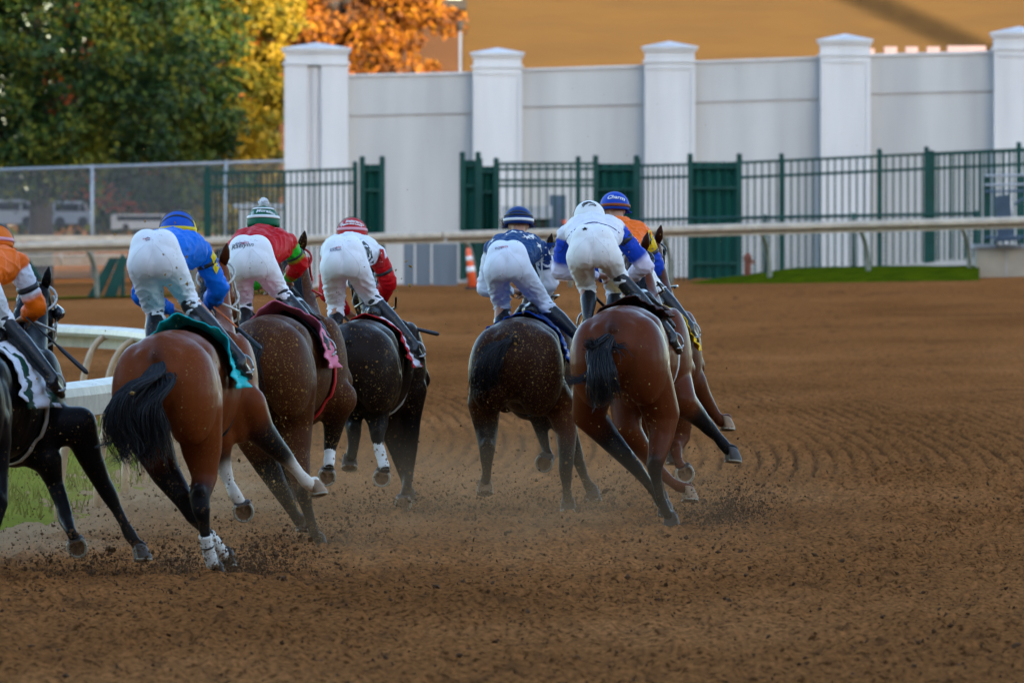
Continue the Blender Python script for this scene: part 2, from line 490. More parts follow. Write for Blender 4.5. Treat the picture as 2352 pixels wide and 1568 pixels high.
# inner rail, sweeping round the turn
def nrm_at(k):
    a = Vector(rl[min(k + 1, len(rl) - 1)]) - Vector(rl[max(k - 1, 0)]); a.normalize(); return Vector((a.y, -a.x))
posts = []
acc = 0; last = 0
def near_k(y):
    return min(range(len(rl)), key=lambda k: abs(rl[k][1] - y) + (0 if rl[k][1] < 126 else 0))
for y in (56, 60, 64, 68, 72, 75, 78.0, 81.6, 86.6, 91, 95, 99, 103, 107, 111, 115, 119, 122):
    k = near_k(y); nn = nrm_at(k); posts.append((rl[k][0], rl[k][1], -nn.x * .45, -nn.y * .45))
for vx in (255, 145, 35, -75, -185):
    k = min(range(len(rl)), key=lambda k: (abs(1176 + rl[k][0] / rl[k][1] * FPX - vx) if rl[k][1] > 121 else 1e9))
    posts.append((rl[k][0], rl[k][1], -.35, -.35))
rail('inner_rail', rl, gz, 1.10, 'white covered inner running rail curving round the turn behind the left horses', 'running rail', posts, M['post_cream'], head=(0.24, 0.24), lean=(0, 1.0), postr=0.036)
# outer rail in two runs (a joint shows near the middle of the photo)
def orail(v0, v1, n=14):
    pts = []
    for i in range(n + 1):
        vx = v0 + (v1 - v0) * i / n
        d = DL + (DR - DL) * vx / 2352
        pts.append((P(vx, 0, d).x, d))
    return pts
zro = lambda x, y: float(zb_outer(x)) + 1.10
def opost(vx):
    d = DL + (DR - DL) * vx / 2352
    return (P(vx, 0, d).x, d, 0.35, 1.2)
op = orail(1022, 2700)
rail('outer_rail', op[::-1], gz, 1.1, 'white outer running rail across the right of the photo, brighter newer run', 'running rail', [opost(v) for v in (1046, 1268, 1500, 1728, 1956, 2190, 2430)], M['post_grey'], head=(0.16, 0.19), lean=(0, 1), postr=.045, zrail=zro, group='outer rail runs')
op = orail(-400, 1018)
rail('outer_rail', op[::-1], gz, 1.1, 'weathered left run of the white outer running rail behind the left jockeys', 'running rail', [opost(v) for v in (-60, 175, 400, 620, 830)], M['post_grey'], head=(0.16, 0.19), lean=(0, 1), postr=.045, zrail=zro, group='outer rail runs')

# ---------------------------------------------------------------- white wall with pilasters
WALL_D = lambda vx: 236.0
BASEZ = 0.7
wall_root = empty('wall', (P(1500, 0, WALL_D(1500)).x, WALL_D(1500), BASEZ), 'long white rendered wall with square capped pilasters behind the green fence', 'wall')
def wx(vx): return P(vx, 0, WALL_D(vx)).x
def wz(vx, vy): return P(vx, vy, WALL_D(vx)).z
def wall_panel(v0, v1, yt0, yt1, yl0, yl1):
    a0 = Vector((wx(v0), WALL_D(v0), 0)); a1 = Vector((wx(v1), WALL_D(v1), 0))
    m = MB()
    def slab(ya0, ya1, yb0, yb1, off, th):
        za0, za1 = wz(v0, ya0), wz(v1, ya1)
        zb0_, zb1_ = (wz(v0, yb0), wz(v1, yb1)) if yb0 is not None else (BASEZ - .3, BASEZ - .3)
        o = Vector((0, -off, 0)); t = Vector((0, th, 0))
        q = [a0 + o + Vector((0, 0, za0)), a1 + o + Vector((0, 0, za1)), a1 + o + Vector((0, 0, zb1_)), a0 + o + Vector((0, 0, zb0_))]
        m.prism(q, t)
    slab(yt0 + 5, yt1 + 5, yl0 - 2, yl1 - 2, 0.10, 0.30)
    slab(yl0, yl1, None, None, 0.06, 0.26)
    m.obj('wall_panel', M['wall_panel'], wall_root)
    m = MB()
    slab(yt0, yt1, yt0 + 6, yt1 + 6, 0.15, 0.40)
    m.obj('coping', M['wall_white'], wall_root)
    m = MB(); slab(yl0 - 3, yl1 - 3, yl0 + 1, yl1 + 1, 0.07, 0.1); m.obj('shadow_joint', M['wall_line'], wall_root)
wall_panel(800, 1086, 171, 165, 268, 262)
wall_panel(1198, 1482, 158, 149, 248, 242)
wall_panel(1596, 1884, 140, 130, 237, 229)
wall_panel(1997, 2282, 124, 117, 218, 211)
wall_panel(2400, 2700, 110, 102, 205, 198)
def pilaster(v0, v1, ytop, ycap, corner=False):
    vc = (v0 + v1) / 2
    d = WALL_D(vc)
    s = FPX / d
    x0, x1 = P(v0, 0, d).x, P(v1, 0, d).x
    w = x1 - x0; xc = (x0 + x1) / 2
    zt = P(vc, ycap, d).z
    m = MB()
    dep = .75
    yc = d - .45 + dep / 2
    if corner:
        for (f0, f1, off) in ((0, .36, 0), (.36, .58, .10), (.58, 1.0, 0)):
            m.box((x0 + w * (f0 + f1) / 2, yc + off, (zt + BASEZ - .3) / 2), (w * (f1 - f0) - (.004 if off else 0), dep, zt - BASEZ + .3))
        m.box((x0 + w * .47, yc + .055, (zt + BASEZ - .3) / 2), (w * .05, dep, zt - BASEZ + .25))
    else:
        m.box((xc, yc, (zt + BASEZ - .3) / 2), (w, dep, zt - BASEZ + .3))
        t = .05
        for (cx, cw) in ((x0 + .045, .07), (x1 - .045, .07)):
            m.box((cx, yc - dep / 2 - .01, (zt + BASEZ) / 2 - .1), (cw, .03, zt - BASEZ - .15))
        m.box((xc, yc - dep / 2 - .01, zt - .1), (w - .17, .03, .07))
    o = m.obj('pilaster', M['wall_white'], wall_root)
    hcap = (ycap - ytop) / s
    m = MB()
    def ring(z0, z1, ex):
        m.box((xc, yc, (z0 + z1) / 2), (w + 2 * ex, dep + 2 * ex, z1 - z0))
    ring(zt, zt + .05, .035)
    ring(zt + .05, zt + hcap * .52, -.01)
    ring(zt + hcap * .52, zt + hcap * .64, .03)
    ring(zt + hcap * .64, zt + hcap * .74, .06)
    zz = zt + hcap * .74; ex = .06
    b = [(xc - w / 2 - ex, yc - dep / 2 - ex, zz), (xc + w / 2 + ex, yc - dep / 2 - ex, zz), (xc + w / 2 + ex, yc + dep / 2 + ex, zz), (xc - w / 2 - ex, yc + dep / 2 + ex, zz), (xc, yc, zt + hcap)]
    m.add(b, [(0, 1, 4), (1, 2, 4), (2, 3, 4), (3, 0, 4)])
    m.obj('cap', M['wall_white'], o)
pilaster(654, 800, 98, 150, True)
pilaster(1086, 1199, 110, 157)
pilaster(1480, 1596, 95, 145)
pilaster(1883, 1998, 78, 130)
pilaster(2281, 2400, 61, 116)

# ---------------------------------------------------------------- tan buildings above the wall
def facade(name, v0, v1, y0a, y0b, d, matk, label, depth=12, bands=True):
    x0, x1 = P(v0, 0, d).x, P(v1, 0, d).x
    za, zb = P(v0, y0a, d).z, P(v1, y0b, d).z
    root = empty(name, ((x0 + x1) / 2, d, .7), label, 'building')
    m = MB(); m.prism([(x0, d, .3), (x1, d, .3), (x1, d, zb), (x0, d, za)], (0, depth, 0)); m.obj('cladding', M[matk], root)
    m = MB(); m.prism([(x0 - .2, d - .15, za), (x1 + .2, d - .15, zb), (x1 + .2, d - .15, zb + .25), (x0 - .2, d - .15, za + .25)], (0, depth + .3, 0)); m.obj('roof_edge', M['roof_dark'], root)
    n = int((x1 - x0) / 4.6)
    for i in range(n + 1):
        xx = x0 + .12 + i * 4.6
        if i == 0:
            m = MB(); m.box((xx, d - .03, (za + .3) / 2), (.16, .06, za - .5)); m.obj('corner_trim', M[matk], root)
    return root
facade('tan_building', 1060, 3300, -160, -200, 300, 'tan', 'long ochre clad building rising behind the white wall')
facade('brown_building', 640, 1054, 12, 22, 299, 'tan2', 'lower orange brown building behind the autumn tree and lamp pole')
# lattice bar added out of view to cast a diagonal shadow on the cladding
def shadow_src(vx, vy, dd):
    q = P(vx, vy, 300); s_ = dd / -SUNV.y
    return q + SUNV * s_
a, b = shadow_src(1800, -85, 38), shadow_src(3300, 587, 38)
root = empty('shadow_caster', (b.x, b.y, .7), 'unseen lattice bar added to cast a diagonal shadow on the ochre building', 'shadow_caster')
m = MB()
ax = (b - a).normalized(); sd = Vector((0, 1, 0)); upv = ax.cross(sd).normalized()
for p, q in ((-.16, -.16), (-.16, .16), (.16, -.16), (.16, .16)):
    m.tube([a + sd * p + upv * q, b + sd * p + upv * q], .06, 6)
n = int((b - a).length / .35)
for k in range(n):
    p, q = a + ax * (k * .35), a + ax * ((k + 1) * .35); s1 = .16 if k % 2 else -.16
    m.tube([p + upv * s1, q - upv * s1], .035, 5); m.tube([p + sd * s1 + upv * .16, q - sd * s1 - upv * .16], .035, 5)
m.obj('shadow_bar', M['post_grey'], root)
m = MB(); m.box((b.x, b.y, 1.6), (3, 2.6, 1.8)); m.obj('cab', M['rust'], root)  # block added at the foot of the unseen shadow-casting bar
# lamp pole
lp = empty('lamp_pole', (P(1057, 0, 262).x, 262, .7), 'thin grey pole with a small dark lamp head against the ochre building', 'lamp pole')
m = MB(); x = P(1057, 0, 262).x; m.tube([(x, 262, .7), (x, 262, P(0, 70, 262).z)], [.05, .03], 8); m.obj('pole', M['galv'], lp, True)
m = MB(); zt = P(0, 60, 262).z; m.tube([(x, 262, zt - .12), (x, 262, zt - .06), (x, 262, zt + .08), (x, 262, zt + .13)], [.04, .07, .075, .03], 10); m.obj('lamp_head', M['roof_dark'], lp, True)
# sunlit ridge blocks showing over the wall
for i, (a, b) in enumerate(((2000, 2006), (2033, 2058), (2082, 2106), (2131, 2156), (2178, 2262))):
    m = MB(); d = 270
    x0, x1 = P(a, 0, d).x, P(b, 0, d).x
    z1 = P(0, 106 + (6 if i < 1 else 2 * (a < 2170)), d).z
    zm = z1 - .18
    m.box(((x0 + x1) / 2, d, (zm + .7) / 2), (x1 - x0, .5, zm - .7))
    m.prism([(x0 - .02, d - .28, zm), (x1 + .02, d - .28, zm), (x1 + .02, d - .1, z1), (x0 - .02, d - .1, z1)], (0, .4, 0))
    o = m.obj('chimney', M['pink'], loc=((x0 + x1) / 2, d, .7))
    tag(o, ['sliver of a pale sunlit block hugging the right side of the third full pilaster', 'first small pale pink block above the wall right of the pilaster', 'middle small pale pink block above the wall', 'third small pale pink block above the wall, beside the long one', 'long pale pink block above the wall, widest of the row'][i], 'chimney', 'pale sunlit blocks above the wall')

# ---------------------------------------------------------------- green fences and gates
def zgf(x): return gz(x, 210) - 0.1
def picket(name, v0, v1, d0, d1, yt0, yt1, yb0, yb1, label, rails, pitch, posts, r=0.017, cat='fence', balls=True):
    "steel picket fence between photo columns; rails = list of offsets (px) below the top"
    x0, x1 = P(v0, 0, d0).x, P(v1, 0, d1).x
    root = empty(name, ((x0 + x1) / 2, (d0 + d1) / 2, P(v0, yb0, d0).z), label, cat, 'green steel picket fence sections')
    L = math.hypot(x1 - x0, d1 - d0); n = max(2, int(abs(v1 - v0) / pitch))
    m = MB()
    for i in range(n + 1):
        t = i / n; v = v0 + (v1 - v0) * t; d = d0 + (d1 - d0) * t
        a = P(v, yb0 + (yb1 - yb0) * t, d); b = P(v, yt0 + (yt1 - yt0) * t + 1, d)
        m.box((a.x, d, (a.z + b.z) / 2), (2 * r, 2 * r, b.z - a.z))
    m.obj('pickets', M['green'], root)
    for k, off in enumerate(rails):
        m = MB()
        a = P(v0, yt0 + off, d0); b = P(v1, yt1 + off, d1)
        m.prism([a + Vector((0, -.03, -.028)), b + Vector((0, -.03, -.028)), b + Vector((0, -.03, .028)), a + Vector((0, -.03, .028))], (0, .06, 0))
        m.obj('fence_rail', M['green'], root)
    for v in posts:
        t = (v - v0) / (v1 - v0); d = d0 + (d1 - d0) * t
        a = P(v, yb0 + (yb1 - yb0) * t + 3, d); b = P(v, yt0 + (yt1 - yt0) * t - 6, d)
        m = MB(); m.box((a.x, d, (a.z + b.z) / 2), (.10, .10, b.z - a.z))
        if balls:
            m.tube([(b.x, d, b.z), (b.x, d, b.z + .02), (b.x, d, b.z + .06), (b.x, d, b.z + .085)], [.035, .055, .05, .01], 10)
        m.obj('post', M['green'], root)
    return root
def screen(v0, v1, d, yt, yb, label, dd=0.05, folds=3):
    "solid green gate leaf / screened panel"
    x0, x1 = P(v0, 0, d).x, P(v1, 0, d).x
    zt, zb = P(v0, yt, d).z, P(v0, yb, d).z
    root = empty('screened_gate', ((x0 + x1) / 2, d, zb), label, 'gate', 'dark green gate panels')
    m = MB(); n = max(2, folds * 4); pts = []
    for i in range(n + 1):
        t = i / n
        pts.append((x0 + (x1 - x0) * t, d + .05 * math.sin(t * folds * 2 * PI)))
    vs = []
    for (x, y) in pts: vs += [(x, y, zb), (x, y, zt), (x, y + dd, zt), (x, y + dd, zb)]
    fs = [(4 * i + k, 4 * i + (k + 1) % 4, 4 * i + 4 + (k + 1) % 4, 4 * i + 4 + k) for i in range(n) for k in range(4)] + [(0, 1, 2, 3), (4 * n + 3, 4 * n + 2, 4 * n + 1, 4 * n)]
    m.add(vs, fs); m.obj('screen', M['green_panel'], root)
    for x in (x0, x1):
        m = MB(); m.box((x, d - .08, (zt + zb) / 2 + .03), (.11, .11, zt - zb + .1)); m.tube([(x, d - .08, zt + .08), (x, d - .08, zt + .1), (x, d - .08, zt + .15), (x, d - .08, zt + .17)], [.04, .06, .055, .01], 10); m.obj('gate_post', M['green'], root)
    for z in (zt - .1, zt - .5, zb + .3):
        m = MB(); m.box(((x0 + x1) / 2, d - .09, z), (abs(x1 - x0) - .12, .05, .05)); m.obj('gate_rail', M['green'], root)
    return root
picket('picket_fence', 1700, 2420, 221, 219, 372, 338, 640, 575, 'long green picket fence above the grass bank with round post caps', [2, 36], 16.5, [1795, 2020, 2128, 2340])
picket('picket_fence', 1465, 1582, 222, 221, 379, 376, 650, 645, 'short green picket section between the two right screened gate panels', [2, 30], 11, [1466])
picket('picket_fence', 1146, 1366, 219, 219, 375, 374, 640, 640, 'green picket gate with four cross rails left of the white capped jockey', [2, 14, 40, 52], 18, [1328], cat='gate')
picket('picket_fence', 655, 816, 224, 224, 392, 386, 655, 650, 'green picket section in front of the corner pilaster', [2, 34], 12.5, [816])
picket('picket_fence', 470, 652, 226, 225, 396, 392, 660, 656, 'green picket section in front of the dark tree', [2, 34], 12.5, [476])
screen(832, 878, 223, 378, 640, 'narrow dark green gate post pair left of the bare wall gap', folds=2)
screen(1062, 1098, 220, 368, 640, 'narrow dark green gate post panel right of the bare wall gap', folds=1)
screen(1102, 1140, 221, 382, 640, 'dark green gate panel beside the four rail picket gate', folds=2)
screen(1368, 1462, 221, 376, 640, 'wide dark green screened panel behind the blue orange jockey helmet', folds=4)
screen(1585, 1698, 220, 372, 640, 'widest dark green screened panel left of the long picket fence', folds=5)
# second run of pickets seen behind (moire strip) at the far right
picket('picket_fence', 2135, 2420, 224, 223, 352, 340, 600, 590, 'rear green picket fence run doubling up at the right edge', [3], 11, [2140], balls=False)

def chainlink(v0, v1, d0, d1, yt0, yt1, yb0, yb1, label, matk, cell=0.09, posts=(), group=None, r=.0035, postm='galv', toprail=True, pr=.03):
    x0, x1 = P(v0, 0, d0).x, P(v1, 0, d1).x
    root = empty('chain_link_fence', ((x0 + x1) / 2, (d0 + d1) / 2, P(v0, yb0, d0).z), label, 'fence', group)
    L = abs(x1 - x0)
    H = P(v0, yt0, d0).z - P(v0, yb0, d0).z
    def at(u, h):
        t = u / L; v = v0 + (v1 - v0) * t; d = d0 + (d1 - d0) * t
        zb = P(v, yb0 + (yb1 - yb0) * t, d).z; zt = P(v, yt0 + (yt1 - yt0) * t, d).z
        return Vector((x0 + (x1 - x0) * t, d, zb + (zt - zb) * min(1, max(0, h))))
    m = MB(); k = -H
    while k < L:
        for sgn in (1, -1):
            a, b = k, k + H
            ua, ub = max(0, a), min(L, b)
            if ub <= ua: continue
            ha, hb = (ua - a) / H, (ub - a) / H
            if sgn < 0: ha, hb = 1 - ha, 1 - hb
            p, q = at(ua, ha), at(ub, hb)
            w = Vector((r, 0, 0)); y = Vector((0, r, 0))
            m.add([p - w, p + w, q + w, q - w, p + y * 2, q + y * 2], [(0, 1, 2, 3), (1, 4, 5, 2), (4, 0, 3, 5)])
        k += cell
    m.obj('mesh', M[matk], root)
    if toprail:
        m = MB(); m.tube([at(0, 1), at(L, 1)], pr, 8); m.obj('top_rail', M[postm], root, True)
    for v in posts:
        u = (v - v0) / (v1 - v0) * L
        m = MB(); m.tube([at(u, 0), at(u, 1) + Vector((0, -.02, .05))], pr * 1.15, 8); m.obj('post', M[postm], root, True)
    return root
chainlink(-60, 653, 236, 234, 392, 370, 640, 640, 'tall galvanised chain link fence in front of the dark tree', 'galv', 0.10, (213, 520), r=.004, pr=.032)
chainlink(1450, 2246, 213, 211, 505, 490, 640, 625, 'low dark green chain link fence just behind the outer rail', 'green', 0.085, (1760, 1962, 2243), r=.0045, postm='green', pr=.03)
chainlink(-60, 290, 217, 217, 590, 586, 612, 608, 'pale low mesh barrier panel beyond the left rail', 'rail_white', 0.05, (140,), r=.01, postm='rail_white', pr=.02)

# left distance: second rail, barrier legs, slanted green posts
def simple_rail(v0, v1, d, yt, yb, label, posts, ground_y):
    x0, x1 = P(v0, 0, d).x, P(v1, 0, d).x
    root = empty('rail', ((x0 + x1) / 2, d, P(0, ground_y, d).z), label, 'rail')
    m = MB(); zt, zb = P(0, yt, d).z, P(0, yb, d).z
    m.box(((x0 + x1) / 2, d, (zt + zb) / 2), (x1 - x0, .14, zt - zb)); m.obj('rail_cover', M['rail_white'], root)
    for v in posts:
        x = P(v, 0, d).x; m = MB(); m.tube([(x, d + .1, P(0, ground_y, d).z), (x, d + .1, zb + .02)], .045, 8); m.obj('post', M['rail_white'], root)
simple_rail(-120, 700, 232, 541, 554, 'farther pale rail running behind the left outer rail', (40, 330, 560), 640)
for i, (va, vb, yb) in enumerate(((262, 214, 683), (284, 252, 683), (54, 84, 640))):
    d = 216 - i * .1
    m = MB(); a = P(va, 592, d); b = P(vb, yb, d)
    m.prism([a + Vector((-.09, 0, 0)), a + Vector((.09, 0, 0)), b + Vector((.12, 0, 0)), b + Vector((-.12, 0, 0))], (0, .1, 0))
    o = m.obj('brace_post', M['green'], loc=b)
    tag(o, ['wider slanted green brace leaning right beyond the left rail', 'second slanted green brace close to the upright post', 'short slanted dark brace under the left end of the rail'][i], 'brace', 'slanted green braces beyond the rail')
m = MB(); a = P(282, 684, 216.5); b = P(282, 585, 216.5); m.tube([a, b], .045, 8)
tag(m.obj('upright_post', M['green'], loc=a), 'upright dark green post beside the slanted braces', 'post')

# concrete block and gate at the right edge
d = 208.5
root = empty('concrete_block', (P(2300, 0, d).x, d, P(0, 640, d).z), 'pale concrete retaining block at the right edge behind the rail', 'wall')
x0, x1 = P(2243, 0, d).x, P(2460, 0, d).x
m = MB(); zt, zb = P(0, 570, d).z, P(0, 646, d).z
m.box(((x0 + x1) / 2, d + .6, (zt + zb) / 2), (x1 - x0, 1.2, zt - zb)); m.obj('block', M['concrete'], root)
m = MB(); m.box(((x0 + x1) / 2, d + .6, zt + .035), (x1 - x0 + .1, 1.3, .07)); m.obj('coping', M['galv'], root)
m = MB(); m.box((P(2312, 0, d).x, d - .012, (zt + zb) / 2), (.03, .02, zt - zb)); m.obj('joint', M['wall_line'], root)
root = empty('service_gate', (P(2310, 0, 210).x, 210, P(0, 562, 210).z), 'dark tubular gate standing on the concrete block at the right edge', 'gate')
for v in (2265, 2272, 2350, 2420):
    m = MB(); m.tube([P(v, 562, 210), P(v, 404, 210)], .03, 8); m.obj('gate_post', M['green'], root)
for yy, mk in ((404, 'galv'), (425, 'galv'), (440, 'blue_grey'), (545, 'blue_grey')):
    m = MB(); m.tube([P(2262, yy, 209.9), P(2430, yy - 3, 209.9)], .022, 8); m.obj('gate_rail', M[mk], root)
root = empty('folding_chair', (P(2310, 0, 208).x, 208, P(0, 562, 208).z), 'dark blue fabric chair behind the rail at the right edge', 'chair')
m = MB(); m.prism([P(2285, 452, 208), P(2318, 446, 208), P(2330, 540, 208.2), P(2290, 545, 208.2)], (0, .05, 0)); m.obj('backrest', M['blue_grey'], root)
m = MB(); m.prism([P(2286, 545, 208), P(2340, 542, 208), P(2344, 552, 208), P(2286, 556, 208)], (0, .5, 0)); m.obj('seat', M['blue_grey'], root)
for v in (2287, 2338):
    m = MB(); m.tube([P(v, 552, 208), P(v + 4, 566, 208.1)], .015, 6); m.obj('leg', M['tyre'], root)
m = MB(); m.tube([P(2330, 470, 208), P(2345, 458, 208), P(2375, 456, 208), P(2380, 520, 208)], .022, 8); m.obj('armrest', M['blue_grey'], root)

# orange delineator, rust post, equipment behind gate, slate boards
def delineator(v, yt, yb, d, label, lean=12):
    a, b = P(v, yb, d), P(v - lean, yt, d)
    root = empty('traffic_delineator', a, label, 'traffic cone')
    m = MB(); m.tube([a, a.lerp(b, .96), b], [.095, .045, .03], 12); o = m.obj('cone_body', M['orange'], root, True)
    for f0, f1 in ((.42, .55), (.70, .80)):
        m = MB(); m.tube([a.lerp(b, f0), a.lerp(b, f1)], [.10 - .055 * f0 + .004, .10 - .055 * f1 + .004], 12); m.obj('reflective_band', M['white_pl'], root, True)
    m = MB(); m.box((a.x, a.y, a.z + .02), (.3, .3, .05)); m.obj('base', M['tyre'], root)
delineator(1087, 570, 664, 208, 'slim leaning orange delineator with white bands beside the gap in the fence')
m = MB(); a = P(1717, 642, 213); m.tube([a, a + Vector((0, 0, .30)), a + Vector((0, 0, .42)), a + Vector((0, 0, .5))], [.07, .07, .085, .03], 10); m.box((a.x + .09, a.y, a.z + .33), (.1, .06, .06))
tag(m.obj('hydrant', M['rust'], loc=a), 'small rust red hydrant standing behind the outer rail posts', 'hydrant')
root = empty('utility_vehicle', P(1250, 560, 229), 'dark utility vehicle with a grey bed parked behind the picket gate', 'vehicle')
c = P(1225, 0, 229)
def bxv(v0, v1, y0, y1, d, th, name, mk, par=root):
    a, b = P(v0, y1, d), P(v1, y0, d)
    m = MB(); m.box(((a.x + b.x) / 2, d + th / 2, (a.z + b.z) / 2), (b.x - a.x, th, b.z - a.z)); return m.obj(name, M[mk], par)
bxv(1152, 1268, 473, 500, 229, 1.5, 'cargo_bed', 'galv')
bxv(1262, 1300, 448, 540, 229.1, 1.3, 'cab', 'blue_grey')
bxv(1150, 1262, 502, 545, 229.2, 1.2, 'chassis', 'tyre')
bxv(1290, 1300, 505, 516, 228.9, .1, 'tail_light', 'orange')
for v in (1170, 1285):
    a = P(v, 560, 229); m = MB(); m.tube([a + Vector((-.0, -.1, 0)), a + Vector((0, .15, 0))], .30, 16); m.obj('wheel', M['tyre'], root)
for i, (v0, v1, yt) in enumerate(((926, 952, 560), (954, 990, 556), (992, 1052, 560))):
    a, b = P(v0, 655, 215), P(v1, yt, 215)
    m = MB(); m.box(((a.x + b.x) / 2, 215 + .05 * i, (a.z + b.z) / 2), (b.x - a.x - .02, .08, b.z - a.z))
    tag(m.obj('gate_board', M['slate'], loc=((a.x + b.x) / 2, 213, a.z)), ['narrow slate blue board leftmost in the wall gap', 'middle slate blue board in the wall gap', 'wide slate blue board next to the orange delineator'][i], 'board', 'slate boards in the wall gap')
# white low shed and vehicles under the dark tree
def van(v0, v1, yt, yb, d, label):
    root = empty('parked_van', P((v0 + v1) / 2, yb, d), label, 'van', 'vehicles parked behind the fence')
    a, b = P(v0, yb - 6, d), P(v1, yt, d); L = b.x - a.x; H = b.z - a.z
    m = MB(); prof = [(0, .0), (1, .0), (1, .45), (.90, .55), (.80, .97), (.76, 1), (.03, 1), (0, .93)]
    m.prism([(a.x + L * p, d, a.z + H * q) for p, q in prof], (0, 1.9, 0)); m.obj('body', M['car_white'], root)
    m = MB(); m.prism([(a.x + L * p, d - .01, a.z + H * q) for p, q in ((.08, .55), (.70, .55), (.70, .88), (.08, .88))], (0, .02, 0)); m.obj('side_window', M['dark_glass'], root)
    m = MB(); m.prism([(a.x + L * p, d - .01, a.z + H * q) for p, q in ((.73, .55), (.88, .55), (.79, .88), (.73, .88))], (0, .02, 0)); m.obj('cab_window', M['dark_glass'], root)
    for f in (.2, .8):
        c = Vector((a.x + L * f, d - .02, a.z + .05)); m = MB(); m.tube([c, c + Vector((0, .25, 0))], H * .22, 16); m.obj('wheel', M['tyre'], root)
van(-70, 95, 458, 520, 262, 'white van parked behind the chain link fence at the left edge')
van(120, 208, 462, 520, 268, 'smaller white van parked behind the fence beside its grey post')
van(255, 425, 492, 532, 258, 'low white van partly hidden by the blue capped jockey')
root = empty('storage_shed', P(560, 540, 250), 'white ribbed storage shed behind the green fence left of the corner pilaster', 'shed')
a, b = P(548, 560, 250), P(655, 478, 250)
m = MB(); m.box(((a.x + b.x) / 2, 251, (a.z + b.z) / 2), (b.x - a.x, 2, b.z - a.z))
for k in range(9):
    xx = a.x + (b.x - a.x) * (k + .5) / 9; m.box((xx, 249.98, (a.z + b.z) / 2), (.05, .05, b.z - a.z))
m.obj('wall', M['wall_panel'], root)
m = MB(); m.box(((a.x + b.x) / 2, 251, b.z + .05), (b.x - a.x + .2, 2.2, .1)); m.obj('roof', M['galv'], root)

# ---------------------------------------------------------------- trees
def leaf_mat(name, c1, c2, c3, scale=.8):
    m = bpy.data.materials.new(name); m.use_nodes = True
    nt = m.node_tree; b = nt.nodes['Principled BSDF']
    b.inputs['Roughness'].default_value = .6; b.inputs['Specular IOR Level'].default_value = .3
    g = nt.nodes.new('ShaderNodeNewGeometry')
    n = nt.nodes.new('ShaderNodeTexNoise'); n.inputs['Scale'].default_value = scale; n.inputs['Detail'].default_value = 4
    nt.links.new(g.outputs['Position'], n.inputs['Vector'])
    r = nt.nodes.new('ShaderNodeValToRGB'); e = r.color_ramp.elements
    e[0].position, e[0].color = .35, (*c1, 1); e[1].position, e[1].color = .68, (*c3, 1); x = e.new(.52); x.color = (*c2, 1)
    mth = nt.nodes.new('ShaderNodeMath'); mth.operation = 'ADD'
    m2 = nt.nodes.new('ShaderNodeMath'); m2.operation = 'MULTIPLY_ADD'; m2.inputs[1].default_value = .34; m2.inputs[2].default_value = -.17
    nt.links.new(g.outputs['Random Per Island'], m2.inputs[0])
    nt.links.new(n.outputs[0], mth.inputs[0]); nt.links.new(m2.outputs[0], mth.inputs[1])
    nt.links.new(mth.outputs[0], r.inputs[0]); nt.links.new(r.outputs[0], b.inputs['Base Color'])
    tr = nt.nodes.new('ShaderNodeBsdfTranslucent'); nt.links.new(r.outputs[0], tr.inputs[0])
    ms = nt.nodes.new('ShaderNodeMixShader'); ms.inputs[0].default_value = .3
    nt.links.new(b.outputs[0], ms.inputs[1]); nt.links.new(tr.outputs[0], ms.inputs[2])
    nt.links.new(ms.outputs[0], nt.nodes['Material Output'].inputs[0])
    return m
